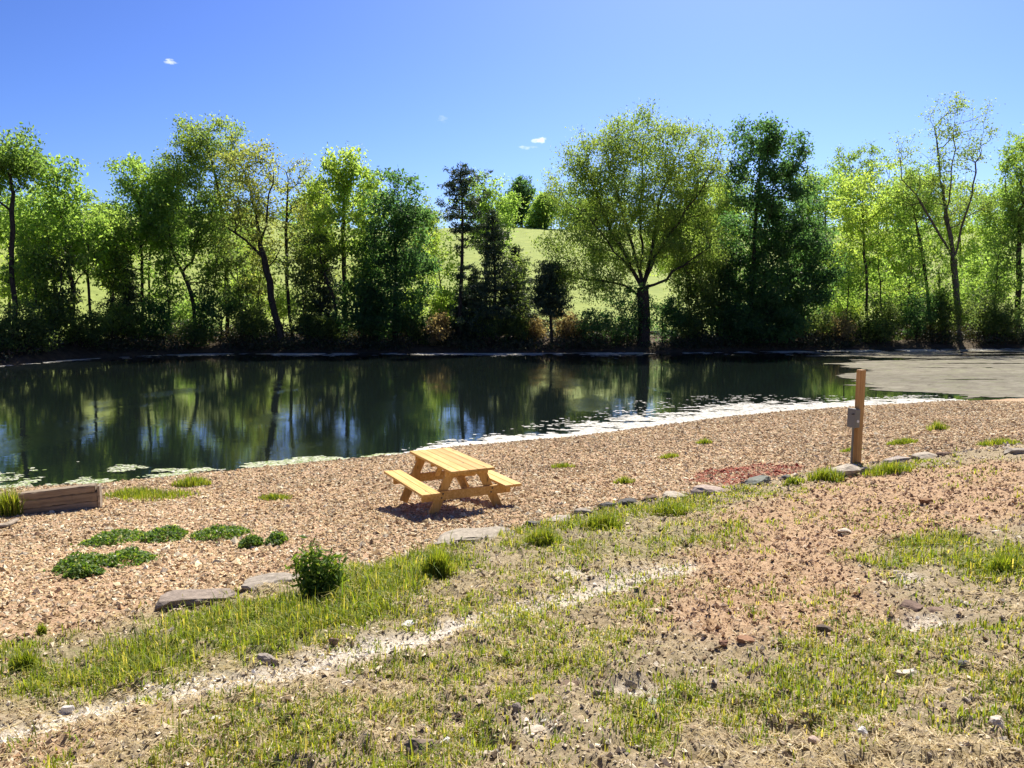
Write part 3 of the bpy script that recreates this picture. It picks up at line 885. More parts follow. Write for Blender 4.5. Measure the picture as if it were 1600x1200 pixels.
# --- wooded slope, right
for px, off, lb, pal, lab in (
    (1290, 16, [(1290, 300, 44, 40), (1285, 370, 48, 50)], 'lime', 'light green slope tree just right of the tall tiered dark tree'),
    (1330, 26, [(1335, 262, 44, 36), (1345, 320, 52, 44)], 'green', 'highest rounded tree on the slope above the slender yellow green one'),
    (1385, 20, [(1390, 290, 46, 42), (1385, 350, 50, 46)], 'yellow', 'yellow green slope tree left of the half bare forked one'),
    (1440, 28, [(1440, 300, 50, 40), (1450, 350, 50, 44)], 'lime', 'broad slope tree behind the slim leaning one'),
    (1500, 24, [(1500, 330, 54, 46), (1510, 390, 50, 44)], 'yellow', 'yellow slope tree directly behind the half bare forked one'),
    (1555, 18, [(1550, 330, 40, 50), (1545, 410, 44, 50)], 'lime', 'light slope tree left of the drooping tree at the right edge'),
    (1420, 12, [(1415, 400, 44, 40), (1400, 450, 46, 36)], 'yellow', 'low yellow tree with thin stems between the slender and the leaning tree'),
    (1540, 9, [(1535, 440, 40, 40), (1520, 480, 36, 30)], 'lime', 'low leafy tree right of the forked trunk, by the scum covered cove'),
    (1620, 30, [(1610, 240, 46, 50), (1620, 330, 50, 50)], 'green', 'dark high slope tree over the drooping one at the right edge'),
    (1330, 10, [(1325, 420, 40, 40), (1310, 470, 40, 30)], 'yellow', 'short yellow tree below the light slope tree, right of the dark tiered crown'),
):
    base_y = lb[0][1]
    tree(px, off, [(px, base_y + 60), (px, base_y)], lb, pal, lab, group=HILL, tips=130, lpt=56, r0=0.18, leaf=0.32)

# --- trees on the crest of the hill
CREST = 'trees on the crest of the hill'
def crest_tree(px, off, lb, pal, lab, tips=120, **kw):
    tree(px, off, [(px, lb[0][1] + lb[0][3]), (px, lb[0][1])], lb, pal, lab, group=CREST, tips=tips, lpt=60, leaf=0.95, sig=1.5, r0=0.45, **kw)
crest_tree(815, 200, [(816, 300, 20, 22), (812, 330, 22, 20)], 'deep', 'dark tree alone on the skyline of the hill beside the pale gap')
crest_tree(848, 186, [(852, 325, 20, 20), (842, 345, 18, 14)], 'lime', 'round bright bush tree on the skyline left of the great spreading tree')
crest_tree(905, 190, [(900, 335, 34, 24), (930, 335, 30, 26)], 'green', 'dark trees crown on the skyline seen through the great spreading tree')
crest_tree(790, 196, [(790, 335, 16, 22)], 'green', 'narrow skyline tree half hidden by the pale rounded tree')
crest_tree(650, 196, [(650, 345, 26, 22)], 'green', 'skyline tree half hidden right of the dense deep green tree')
crest_tree(1070, 186, [(1075, 345, 44, 26)], 'lime', 'skyline tree low behind the right side of the great spreading tree')

# ------------------------------------------------------------------ pines
def pine(px, off, top_y, width, label, seed, lean=0.0, first=0.15, dens=1.0, prof='cone', r0=0.15, top_lean=0):
    rng = np.random.default_rng(seed)
    base = far_base(px, off)
    top = at(px + top_lean, top_y, base[1])
    Hh = top[2] - base[2]
    W = width / F * base[1]
    root = empty('pine_tree', tuple(base))
    setp(root, label, 'pine tree', 'pines on the far bank')
    n = 16
    s = np.linspace(0, 1, n)
    tr = (top - base)[None, :] * s[:, None]
    tr[:, 0] += 0.12 * np.sin(s * 5 + seed); tr[:, 0] -= 0.12 * math.sin(seed)
    rr = r0 * (1 - s) ** 0.8 + 0.015
    rr[0] *= 1.3
    tr[0, 2] -= 0.4
    chains = [(tr, rr)]
    pts, cl = [], []
    z = first
    while z < 0.99:
        k = rng.integers(3, 6)
        a0 = rng.uniform(0, 6.28)
        if prof == 'cone': L0 = W * (1.02 - z) ** 0.75
        elif prof == 'top': L0 = W * (0.35 + 0.65 * math.exp(-((z - 0.8) / 0.17) ** 2)) * (1.0 if z < 0.9 else (1.02 - z) / 0.12)
        else: L0 = W * math.sin(math.pi * min(1, max(0.08, (z - first) / (1 - first) * 0.8 + 0.2))) ** 0.7
        for i in range(k):
            if rng.random() > dens * (0.6 if (prof == 'top' and z < 0.55) else 1.0): continue
            a = a0 + i * 6.28 / k + rng.normal(scale=0.3)
            L = L0 * rng.uniform(0.55, 1.15)
            p0 = np.array([np.interp(z, s, tr[:, 0]), np.interp(z, s, tr[:, 1]), np.interp(z, s, tr[:, 2])])
            d = np.array([math.cos(a), math.sin(a), 0])
            rise = 0.10 + 0.45 * z
            q = np.linspace(0, 1, 5)[:, None]
            P = p0 + d * L * q + np.array([0, 0, 1]) * (L * rise * q ** 1.5 - 0.10 * L * np.sin(q * 3.14))
            P[1:] += rng.normal(scale=0.04 * L, size=(4, 3))
            chains.append((P, np.linspace(0.035 + 0.01 * L, 0.01, 5)))
            m = max(2, int(L * 7.5))
            for _ in range(m):
                t = rng.uniform(0.3, 1.03)
                c = np.array([np.interp(t, q[:, 0], P[:, j]) for j in range(3)]) + rng.normal(size=3) * [0.24 * L * t ** 0.5, 0.24 * L * t ** 0.5, 0.09]
                nn = rng.integers(12, 20)
                pts.append(c + rng.normal(size=(nn, 3)) * [0.16, 0.16, 0.10]); cl.append(np.full(nn, rng.random()))
        z += rng.uniform(0.028, 0.055)
    V, Fq = tubes(chains, 7)
    mesh_np('trunk', V, [Fq], M['bark'], root, None, None, True)
    P = np.vstack(pts); cl = np.concatenate(cl)
    V, Fq = leaf_quads(P, rng, 0.30, 0.26, -0.4, 0.1)
    lo, hi = map(np.array, PAL['pine'])
    t = np.clip(0.2 + 0.5 * cl + rng.normal(scale=0.2, size=len(P)), 0, 1)[:, None]
    mesh_np('crown', V, [Fq], M['needle'], root, (lo * (1 - t) + hi * t) * rng.uniform(0.8, 1.2, (len(P), 1)))
    return root
pine(718, 2.2, 256, 40, 'tallest pine, bare straight stem under a dark tufted head', 11, first=0.12, dens=0.8, prof='top', r0=0.2)
pine(770, 2.5, 330, 62, 'wide pyramid shaped pine right of the tallest pine', 12, first=0.1, dens=1.0, r0=0.17)
pine(808, 5.0, 385, 34, 'narrower pine touching the right side of the wide pyramid shaped one', 13, first=0.12, r0=0.12)
pine(862, 1.8, 408, 34, 'short lone pine with tufted head standing before the meadow gap', 14, first=0.34, prof='round', r0=0.12)
pine(740, 4.0, 430, 44, 'low pine between the tallest and the pyramid shaped one', 15, first=0.1, r0=0.09)
pine(505, 3.5, 400, 40, 'small sparse pine left of the bright yellow green tree', 16, first=0.1, dens=0.8, r0=0.1)
pine(192, 6, 400, 40, 'small sparse pine left of the bushy light green tree', 17, first=0.1, dens=0.8, r0=0.1)

# ------------------------------------------------------------------ shrubs of the far bank
def shrub(px, off, w, h, pal, label, dens=1.0):
    TREE_SEED[0] += 1
    rng = np.random.default_rng(TREE_SEED[0])
    base = far_base(px, off)
    s = base[1] / F
    hw, hh = w * s / 2 * 1.25, h * s * 1.3
    lobes = []
    for i in range(4):
        lobes.append((base + np.array([rng.uniform(-0.6, 0.6) * hw, rng.uniform(-0.4, 0.4) * hw, hh * rng.uniform(0.3, 0.68)]), (hw * rng.uniform(0.4, 0.6), hw * 0.5, hh * rng.uniform(0.3, 0.4)), 1.0))
    tw = [base, base + np.array([0, 0, 0.3]), base + np.array([rng.normal() * 0.1, 0, hh * 0.45])]
    plant_tree('shrub', label, 'shrub', 'shrubs along the far bank', base, tw, lobes, pal, tips=int(min(100, 26 + hw * hh * 9) * dens), lpt=36, leaf=0.19, sig=0.27, r0=0.05, start=0, seed=TREE_SEED[0], down=0.3)
for a in (
    (5, 2.0, 90, 70, 'scrub', 'dark shrub at the far left end of the bank'),
    (60, 2.2, 80, 60, 'scrub', 'dark shrub below the bright pointed tree, left of its stem'),
    (128, 1.6, 80, 44, 'scrub', 'low dark shrub at the foot of the bright pointed tree'),
    (180, 2.2, 80, 56, 'scrub', 'shrub left of the foot of the thin straight stems'),
    (255, 1.8, 80, 60, 'deep', 'shrub right of the foot of the thin straight stems'),
    (300, 1.2, 60, 36, 'scrub', 'low shrub in front of the leaning forked stem'),
    (345, 2.0, 80, 66, 'deep', 'shrub at the foot of the tallest airy tree'),
    (395, 1.8, 70, 56, 'scrub', 'shrub left of the thick crooked trunk'),
    (478, 1.8, 70, 48, 'scrub', 'shrub right of the thick crooked trunk'),
    (520, 1.4, 60, 40, 'scrub', 'shrub below the low crooked tree'),
    (568, 1.6, 70, 60, 'deep', 'shrub left of the foot of the dense deep green tree'),
    (655, 1.6, 60, 44, 'scrub', 'shrub right of the foot of the dense deep green tree'),
    (700, 1.2, 60, 40, 'dry', 'brownish dry brush left of the tallest pine stem'),
    (748, 1.4, 60, 44, 'scrub', 'shrub between the stems of the tallest and the pyramid pine'),
    (800, 1.6, 60, 40, 'scrub', 'low shrub under the right side of the pyramid pine'),
    (838, 2.6, 46, 36, 'dry', 'brownish brush left of the short lone pine'),
    (900, 2.4, 60, 40, 'dry', 'brownish brush right of the short lone pine'),
    (930, 1.2, 70, 44, 'deep', 'low dark shrub left of the great spreading tree'),
    (972, 1.6, 90, 86, 'deep', 'large blue green bush against the left of the great trunk'),
    (1035, 1.8, 70, 64, 'deep', 'blue green bush against the right of the great trunk'),
    (1075, 1.4, 60, 50, 'scrub', 'shrub under the low dark thicket tree'),
    (1130, 1.4, 70, 60, 'deep', 'dark bush left of the foot of the tall tiered dark tree'),
    (1215, 1.3, 80, 64, 'deep', 'dark bush right of the foot of the tall tiered dark tree'),
    (1262, 2.0, 60, 44, 'scrub', 'shrub at the edge of the shade right of the dark tiered tree'),
    (1295, 2.2, 60, 38, 'dry', 'brownish dry brush right of the dark tiered tree at the water'),
    (1300, 5.0, 80, 60, 'yellow', 'sunlit yellow shrub above the dry brush'),
    (1345, 1.6, 70, 46, 'scrub', 'shrub left of the slender straight stem'),
    (1385, 2.0, 70, 66, 'scrub', 'shrub right of the slender straight stem'),
    (1430, 2.0, 70, 72, 'deep', 'dark shrub left of the foot of the leaning slim tree'),
    (1475, 1.6, 60, 60, 'scrub', 'shrub left of the forked half bare trunk'),
    (1525, 1.6, 70, 70, 'scrub', 'shrub right of the forked half bare trunk'),
    (1570, 1.6, 70, 60, 'scrub', 'shrub below the drooping tree at the right edge'),
    (1620, 2.0, 70, 70, 'deep', 'dark shrub at the far right end of the bank'),
    (430, 6.0, 70, 60, 'yellow', 'sunlit yellow shrub behind the thick crooked trunk'),
    (90, 7.0, 80, 70, 'yellow', 'sunlit yellow shrub behind the stem of the bright pointed tree'),
    (270, 7.0, 80, 60, 'lime', 'light green shrub behind the leaning forked tree'),
    (690, 7.0, 70, 60, 'yellow', 'sunlit yellow shrub behind the stem of the tallest pine'),
    (640, 9.0, 60, 60, 'yellow', 'sunlit yellow shrub behind the foot of the dense deep green tree'),
    (1400, 7.0, 80, 70, 'yellow', 'sunlit yellow shrub behind the slender and leaning stems'),
    (1500, 7.0, 80, 70, 'lime', 'light green shrub behind the forked half bare trunk'),
): shrub(*a)
def bank_brush():
    rng = np.random.default_rng(321)
    n = 5200
    x = rng.uniform(-52, 62, n)
    e = rng.uniform(0.1, 1, n) ** 1.3 * 7.0
    sc_ = slope_cos(x, FARS)
    y = far_y(x) + e / sc_
    keep = fbm(x * 0.35, y * 0.35, 322) > 0.40
    x, y, e = x[keep], y[keep], e[keep]
    z = height(x, y)
    hh = (0.35 + 1.3 * fbm(x * 0.5, y * 0.5, 323)) * (0.6 + 0.12 * e)
    k = 26
    P = np.repeat(np.stack([x, y, z], 1), k, 0)
    H2 = np.repeat(hh, k)
    P += np.stack([rng.normal(scale=0.42, size=len(P)), rng.normal(scale=0.42, size=len(P)), H2 * rng.random(len(P))], 1)
    V, Fq = leaf_quads(P, rng, 0.22, 0.5, 0.1, 0.2)
    t = np.repeat(rng.random(len(x)), k)[:, None]
    c = np.array((0.030, 0.048, 0.024)) * (1 - t) + np.array((0.080, 0.085, 0.038)) * t
    br = np.repeat(rng.random(len(x)) < 0.22, k)
    c[br] = c[br] * 0 + np.array((0.075, 0.055, 0.036))
    c *= rng.uniform(0.7, 1.2, (len(P), 1))
    setp(mesh_np('bank_brush', V, [Fq], M['needle'], None, c), kind='stuff')
bank_brush()
#@@NEAR
# ------------------------------------------------------------------ picnic table
def picnic_table():
    g = ground_at(704, 789)
    A, D = at(640, 699, 12.2), at(704, 727, 11.1)
    rz = math.atan2(D[1] - A[1] - 0.62, D[0] - A[0] + 0.02)
    root = empty('picnic_table', (g[0], g[1], float(zg(g[0], g[1])[0])), R(-63))
    root.scale = (0.935, 0.935, 0.935)
    setp(root, 'new yellow pine picnic table with attached benches standing on the gravel', 'picnic table')
    px, pz = M['pine_wood'], M['pine_wood_up']
    bm = bmesh.new()
    for i in range(5):
        bm_box(bm, (1.83, 0.139, 0.038), T(random.uniform(-.004, .004), (i - 2) * 0.1455, 0.735), 0.005)
    obj_bm('tabletop', bm, px, root)
    for sd in (-1, 1):
        bm = bmesh.new()
        for k in (0, 1):
            bm_box(bm, (1.83, 0.139, 0.038), T(random.uniform(-.004, .004), sd * (0.60 + k * 0.1455), 0.435), 0.005)
        obj_bm('bench', bm, px, root)
    for ex in (-1, 1):
        X = ex * 0.62
        for sd in (-1, 1):
            bm = bmesh.new()
            a = Vector((0, sd * 0.23, 0.715)); b = Vector((0, sd * 0.585, -0.02))
            d = a - b; ang = math.atan2(d.y, d.z)
            bm_box(bm, (0.038, 0.139, d.length), T(X, (a.y + b.y) / 2, (a.z + b.z) / 2) @ Matrix.Rotation(-ang, 4, 'X'), 0.004)
            obj_bm('leg', bm, pz, root)
        bm = bmesh.new()
        bm_box(bm, (1.47, 0.038, 0.139), T(X + ex * 0.0405, 0, 0.346) @ Matrix.Rotation(R(90), 4, 'Z'), 0.004)
        sup = obj_bm('bench_support', bm, px, root)
        for sd in (-1, 1):                       # bolts through support and legs
            for dz in (-0.03, 0.03):
                bm = bmesh.new()
                bm_box(bm, (0.012, 0.022, 0.022), T(X + ex * 0.063, sd * 0.41 + dz * 0.4, 0.346 + dz), 0.004)
                obj_bm('bolt', bm, M['dark_metal'], sup)
        bm = bmesh.new()
        bm_box(bm, (0.70, 0.038, 0.089), T(X + ex * 0.0405, 0, 0.670) @ Matrix.Rotation(R(90), 4, 'Z'), 0.004)
        obj_bm('top_cleat', bm, px, root)
        bm = bmesh.new()
        a = Vector((X * 0.42, 0, 0.705)); b = Vector((X - ex * 0.02, 0, 0.36))
        d = a - b; ang = math.atan2(d.x, d.z)
        bm_box(bm, (0.038, 0.089, d.length), T((a.x + b.x) / 2, 0, (a.z + b.z) / 2) @ Matrix.Rotation(ang, 4, 'Y'), 0.004)
        obj_bm('brace', bm, pz, root)
    bm = bmesh.new()
    bm_box(bm, (0.66, 0.038, 0.06), T(0, 0, 0.684) @ Matrix.Rotation(R(90), 4, 'Z'), 0.004)
    obj_bm('middle_cleat', bm, px, root)
    return root
TABLE = picnic_table()

# ------------------------------------------------------------------ utility post with an electrical box
def cyl(bm, r, h, Mx, seg=20):
    b = bmesh.new()
    bmesh.ops.create_cone(b, cap_ends=True, segments=seg, radius1=r, radius2=r * 0.94, depth=h)
    bmesh.ops.transform(b, matrix=Mx, verts=b.verts)
    t = bpy.data.meshes.new("tmp"); b.to_mesh(t); b.free(); bm.from_mesh(t); bpy.data.meshes.remove(t)

def utility_post():
    g = ground_at(1338, 724)
    Hp = (722 - 573) / F * g[1] * 1.0
    root = empty('utility_post', (g[0], g[1], g[2]), R(22))
    root.rotation_euler = (R(0.2), R(0.4), R(22))
    setp(root, 'square wooden post with a grey electrical box on its side, at the gravel edge', 'post')
    bm = bmesh.new()
    bm_box(bm, (0.112, 0.112, Hp + 0.3), T(0, 0, (Hp - 0.3) / 2), 0.008)
    obj_bm('post', bm, M['cedar'], root)
    bm = bmesh.new()
    zc = Hp * 0.49
    bm_box(bm, (0.10, 0.17, 0.33), T(-0.107, 0.0, zc), 0.01)
    box = obj_bm('electrical_box', bm, M['grey_metal'], root)
    bm = bmesh.new()
    bm_box(bm, (0.02, 0.184, 0.345), T(-0.1685, 0.0, zc + 0.004), 0.008)
    obj_bm('cover', bm, M['grey_metal'], box)
    bm = bmesh.new()
    cyl(bm, 0.026, 0.012, T(-0.11, -0.09, zc - 0.05) @ Matrix.Rotation(R(90), 4, 'X'))
    obj_bm('knockout_plug', bm, M['white_plastic'], box)
    bm = bmesh.new()
    cyl(bm, 0.014, 0.05, T(-0.19, -0.05, zc + 0.08) @ Matrix.Rotation(R(90), 4, 'Y'))
    obj_bm('latch', bm, M['dark_metal'], box)
    bm = bmesh.new()
    cyl(bm, 0.02, zc - 0.15 + 0.3, T(-0.10, 0.02, (zc - 0.165 - 0.3) / 2))
    obj_bm('conduit', bm, M['grey_metal'], root)
    return root
utility_post()

# ------------------------------------------------------------------ old timber block at the left
def timber_block():
    g = ground_at(92, 800)
    L = 112 / F * g[1]
    root = empty('timber_block', (g[0], g[1] + 0.12, float(zg(g[0], g[1])[0])), R(20))
    root.rotation_euler = (0, R(-3), R(20))
    setp(root, 'low weathered timber block of stacked grey planks at the pond edge, left', 'timber block')
    rng = np.random.default_rng(5)
    z = -0.06
    for h_, dx in ((0.17, 0.0), (0.15, 0.012), (0.12, -0.01)):
        bm = bmesh.new()
        b = bmesh.new()
        bmesh.ops.create_cube(b, size=1.0)
        bmesh.ops.scale(b, vec=(L - 0.05, 0.20, h_ - 0.006), verts=b.verts)
        bmesh.ops.bevel(b, geom=list(b.edges), offset=0.012, segments=2, affect='EDGES')
        bmesh.ops.subdivide_edges(b, edges=[e for e in b.edges if abs(e.verts[0].co.x - e.verts[1].co.x) > 0.3], cuts=14)
        for v in b.verts:
            v.co += Vector((0, rng.normal() * 0.004, rng.normal() * 0.003))
        bmesh.ops.transform(b, matrix=T(dx - 0.02, 0, z + h_ / 2), verts=b.verts)
        t = bpy.data.meshes.new("tmp"); b.to_mesh(t); b.free(); bm.from_mesh(t); bpy.data.meshes.remove(t)
        obj_bm('plank', bm, M['old_wood'], root)
        z += h_
    bm = bmesh.new()
    bm_box(bm, (0.035, 0.23, 0.41), T(L / 2 - 0.015, 0, 0.155) @ Matrix.Rotation(R(3), 4, 'Y'), 0.006)
    setp(obj_bm('end_board', bm, M['old_wood'], root), 'thin pale end board')
timber_block()

def log_piece():
    g = ground_at(10, 824)
    g2 = ground_at(28, 816)
    P = np.array([[g[0] - 0.55, g[1] - 0.22, 0], [g[0] - 0.2, g[1] - 0.1, 0], [g[0], g[1], 0], [g2[0], g2[1], 0]])
    P[:, 2] = zg(P[:, 0], P[:, 1]) + 0.035
    q = np.linspace(0, 3, 14)
    P = np.stack([np.interp(q, range(4), P[:, k]) for k in range(3)], 1)
    b = P[-1].copy(); b[2] -= 0.04
    rr = np.full(14, 0.045) + np.random.default_rng(3).normal(size=14) * 0.003
    P2 = np.vstack([P[:1], P, P[-1:]]); rr = np.concatenate([[0.001], rr, [0.001]])
    P2[0] -= (P[1] - P[0]) * 0.02; P2[-1] += (P[-1] - P[-2]) * 0.02
    V, Fq = tubes([(P2 - b, rr)], 9)
    o = mesh_np('driftwood_stick', V, [Fq], M['old_wood'], None, None, None, True)
    o.location = tuple(b)
    setp(o, 'pale stick of driftwood lying on the gravel at the left edge', 'stick')
log_piece()

# ------------------------------------------------------------------ rocks
def make_rock(rng, sx, sy, sz, planes=11, rough=0.03):
    bm = bmesh.new()
    bmesh.ops.create_icosphere(bm, subdivisions=3, radius=1.0)
    V = np.array([v.co[:] for v in bm.verts])
    for i in range(planes):
        n = rng.normal(size=3); n[2] *= 1.1; n /= np.linalg.norm(n)
        d = rng.uniform(0.5, 0.86)
        k = V @ n - d
        V = V - np.outer(np.maximum(k, 0), n)
    V[:, 2] = np.minimum(V[:, 2], 0.62 + 0.05 * rng.normal() + 0.12 * rng.normal() * V[:, 0])
    V *= [1.18, 1.18, 1.35]
    V += rng.normal(size=V.shape) * rough * 0.5
    V += (np.stack([fbm(V[:, 0] * 3 + 9, V[:, 1] * 3 + V[:, 2] * 2, int(rng.integers(999))) for _ in range(3)], 1) - 0.5) * rough * 4
    V *= [sx, sy, sz]
    Fc = np.array([[v.index for v in f.verts] for f in bm.faces])
    bm.free()
    return V, Fc

GREY, PALE_, SLATE, BROWN, RUST, CREAM, WHITE = (0.31, 0.27, 0.22), (0.44, 0.385, 0.31), (0.12, 0.115, 0.11), (0.20, 0.14, 0.10), (0.30, 0.17, 0.10), (0.58, 0.50, 0.40), (0.66, 0.63, 0.58)
def rock(px, py, w, h, col, label, group, seed, flat=False, tilt=0, rz=0, deep=None, name='rock'):
    rng = np.random.default_rng(seed)
    g = ground_at(px, py + h * 0.35)
    s = g[1] / F
    sx = w * s / 2; sz = h * s / 2 * (1.1 if flat else 0.85)
    sy = sx * rng.uniform(0.55, 0.8) if deep is None else deep * sx
    V, Fc = make_rock(rng, sx, sy, max(sz, 0.025), 12, 0.06)
    a = R(rz); c, sn = math.cos(a), math.sin(a)
    V = np.stack([V[:, 0] * c - V[:, 1] * sn, V[:, 0] * sn + V[:, 1] * c, V[:, 2] + V[:, 0] * math.tan(R(tilt))], 1)
    lo = V[:, 2].min()
    V[:, 2] += -lo - (0.3 if flat else 0.38) * (V[:, 2].max() - lo)
    cc = np.array(col) * rng.uniform(0.9, 1.08, (len(Fc), 1)) * (0.92 + 0.2 * rng.random((len(Fc), 1)))
    o = mesh_np(name, V, [Fc], M['rock'], None, cc)
    o.location = (g[0], g[1] + sy * 0.3, float(zg(g[0], g[1] + sy * 0.3)[0]))
    setp(o, label, 'rock', group)
ED, FG = 'flat stones edging the gravel', 'loose stones in the foreground'
for i, a in enumerate((
    (298, 938, 128, 32, (0.27, 0.22, 0.18), 'long brown slab with a dark broken front edge beside the tall grass strip', ED, True, 2, 12),
    (415, 912, 92, 14, GREY, 'pale grey slab lying flush in gravel left of the leafy weed', ED, True, 2, 10),
    (745, 838, 112, 17, (0.36, 0.315, 0.25), 'broad light grey slab in front of the picnic table', ED, True, 3, 14),
    (700, 850, 40, 9, GREY, 'small grey slab left of the broad slab in front of the table', ED, True, 0, 10),
    (834, 818, 35, 16, SLATE, 'dark slate chip right of the broad slab, before grass tufts', ED, False, -6, 10),
    (873, 808, 48, 24, PALE_, 'pale block with a dark left face on the stone row', ED, False, 2, 14),
    (912, 800, 33, 11, GREY, 'low grey stone right of the pale block with dark face', ED, True, 0, 15),
    (948, 791, 29, 14, SLATE, 'small dark stone left of the black slate pieces', ED, False, 0, 8),
    (984, 782, 42, 19, (0.10, 0.095, 0.09), 'largest black slate piece on the stone row', ED, False, -8, 16),
    (1018, 777, 33, 16, BROWN, 'brown stone right of the largest black slate piece', ED, False, 5, 10),
    (1054, 771, 44, 18, PALE_, 'whitish stone in the middle of the stone row', ED, False, 0, 8),
    (1104, 767, 68, 16, (0.40, 0.32, 0.27), 'long pinkish flat stone below the red patch', ED, True, 0, 12),
    (1186, 752, 46, 16, (0.20, 0.21, 0.18), 'greenish grey slab at the right end of the red patch', ED, True, 4, 14),
    (1228, 745, 24, 14, SLATE, 'small dark stone left of the bright grass tuft', ED, False, 0, 10),
    (1322, 737, 48, 18, PALE_, 'pale stone at the foot of the wooden post', ED, True, 0, 10),
    (1358, 734, 26, 16, GREY, 'grey stone just right of the foot of the wooden post', ED, False, 0, 10),
    (1412, 714, 48, 18, (0.36, 0.31, 0.27), 'grey brown stone right of the post, first of the pair there', ED, False, 3, 10),
    (1446, 711, 44, 16, PALE_, 'lighter stone touching the grey brown one right of the post', ED, False, 0, 12),
    (1480, 709, 29, 16, (0.14, 0.09, 0.07), 'dark brown stone ending the row right of the post', ED, False, 0, 9),
    (1592, 703, 48, 18, GREY, 'domed grey stone at the right edge', ED, False, 0, 10),
    (640, 968, 28, 13, WHITE, 'white flattish stone above the pale track, middle', FG, False, 4, 14),
    (417, 1029, 28, 24, (0.28, 0.24, 0.21), 'upright grey brown stone between grass strip and pale track', FG, False, -10, 10),
    (523, 1001, 18, 14, BROWN, 'small dark brown stone above the pale track', FG, False, 0, 12),
    (36, 992, 18, 10, (0.10, 0.055, 0.045), 'small dark reddish stone by the left edge', FG, False, 12, 12),
    (886, 1060, 38, 13, BROWN, 'thin brown tilted slab in the thin grass, bottom middle', FG, True, 8, 10),
    (937, 1088, 22, 18, (0.36, 0.29, 0.22), 'tan wedge stone below the thin brown slab', FG, False, -10, 8),
    (985, 1066, 18, 16, GREY, 'grey stone right of the thin brown slab', FG, False, 0, 9),
    (965, 1034, 24, 12, PALE_, 'pale crumbly stone above the thin brown slab', FG, False, 0, 14),
    (1023, 1088, 28, 20, (0.30, 0.31, 0.25), 'grey green stone with shaded base right of the tan wedge', FG, False, 0, 12),
    (662, 1166, 56, 30, (0.22, 0.17, 0.13), 'large brown clod near the bottom edge', FG, False, 0, 10),
    (697, 1160, 20, 20, WHITE, 'white stone on the right of the large brown clod', FG, False, 0, 10),
    (1288, 985, 24, 15, (0.13, 0.10, 0.08), 'dark clod at the lower edge of the red brown dirt, left', FG, False, 0, 8),
    (1370, 986, 20, 15, (0.13, 0.10, 0.08), 'dark clod at the lower edge of the red brown dirt, right', FG, False, 0, 14),
    (1166, 1003, 30, 16, RUST, 'rusty orange stone below the red brown dirt', FG, False, 0, 14),
    (1130, 1008, 18, 12, (0.22, 0.12, 0.08), 'small rusty stone left of the rusty orange one', FG, False, 0, 10),
    (1420, 1050, 42, 16, CREAM, 'pale cream slab in thin grass, lower right', FG, True, 0, 9),
    (1425, 944, 44, 22, (0.19, 0.13, 0.10), 'brown dirt clump right, left half of the mound', FG, False, 0, 9),
    (1462, 948, 40, 20, (0.23, 0.16, 0.12), 'brown dirt clump right, right half of the mound', FG, False, 0, 14),
    (1506, 950, 30, 18, (0.40, 0.31, 0.22), 'tan stone right of the brown dirt mound', FG, False, 0, 10),
    (1320, 834, 22, 8, CREAM, 'small cream flat stone on the red brown dirt', FG, True, 0, 9),
    (1448, 784, 22, 14, (0.26, 0.15, 0.08), 'orange brown clod on the dirt below the post', FG, False, 0, 12),
    (1511, 835, 16, 12, BROWN, 'small brown clod above the right grass patch', FG, False, 0, 9),
    (1560, 832, 18, 8, CREAM, 'small cream stone above the right grass patch at the edge', FG, True, 0, 10),
    (1272, 1160, 22, 18, (0.50, 0.38, 0.31), 'pinkish stone near the bottom edge, right of centre', FG, False, 0, 10),
    (1346, 1160, 18, 14, WHITE, 'white pebble near the bottom edge, right', FG, False, 0, 10),
    (106, 1100, 20, 14, WHITE, 'white stone above the pale track at the left', FG, False, 0, 10),
    (334, 1128, 20, 10, WHITE, 'white flat stone below the pale track at the left', FG, True, 0, 10),
    (541, 1074, 22, 14, CREAM, 'cream stone below the pale track, left of centre', FG, False, 0, 12),
    (830, 1128, 40, 18, CREAM, 'broken cream stone in the pale patch, bottom middle', FG, False, 0, 14),
    (806, 1112, 18, 18, (0.24, 0.20, 0.17), 'grey brown stone left of the broken cream one', FG, False, 0, 10),
    (1560, 1150, 26, 12, CREAM, 'cream flat stone in the bottom right corner', FG, True, 0, 11),
    (1505, 1040, 22, 16, SLATE, 'dark stone right of the pale cream slab', FG, False, 0, 11),
)):
    rock(*a[:7], seed=300 + i, flat=a[7], tilt=a[8], rz=a[9])

# ------------------------------------------------------------------ gravel, chips and crumbs (uncountable)
def sample_ground(rng, n, r0, r1, power, half=39):
    """random spots in the view wedge; density falls off as r**-power"""
    a = R(half) * rng.uniform(-1, 1, n)
    u = rng.random(n)
    k = 2 - power
    r = (r0 ** k + u * (r1 ** k - r0 ** k)) ** (1 / k) if abs(k) > 1e-6 else r0 * (r1 / r0) ** u
    return np.sin(a) * r, np.cos(a) * r

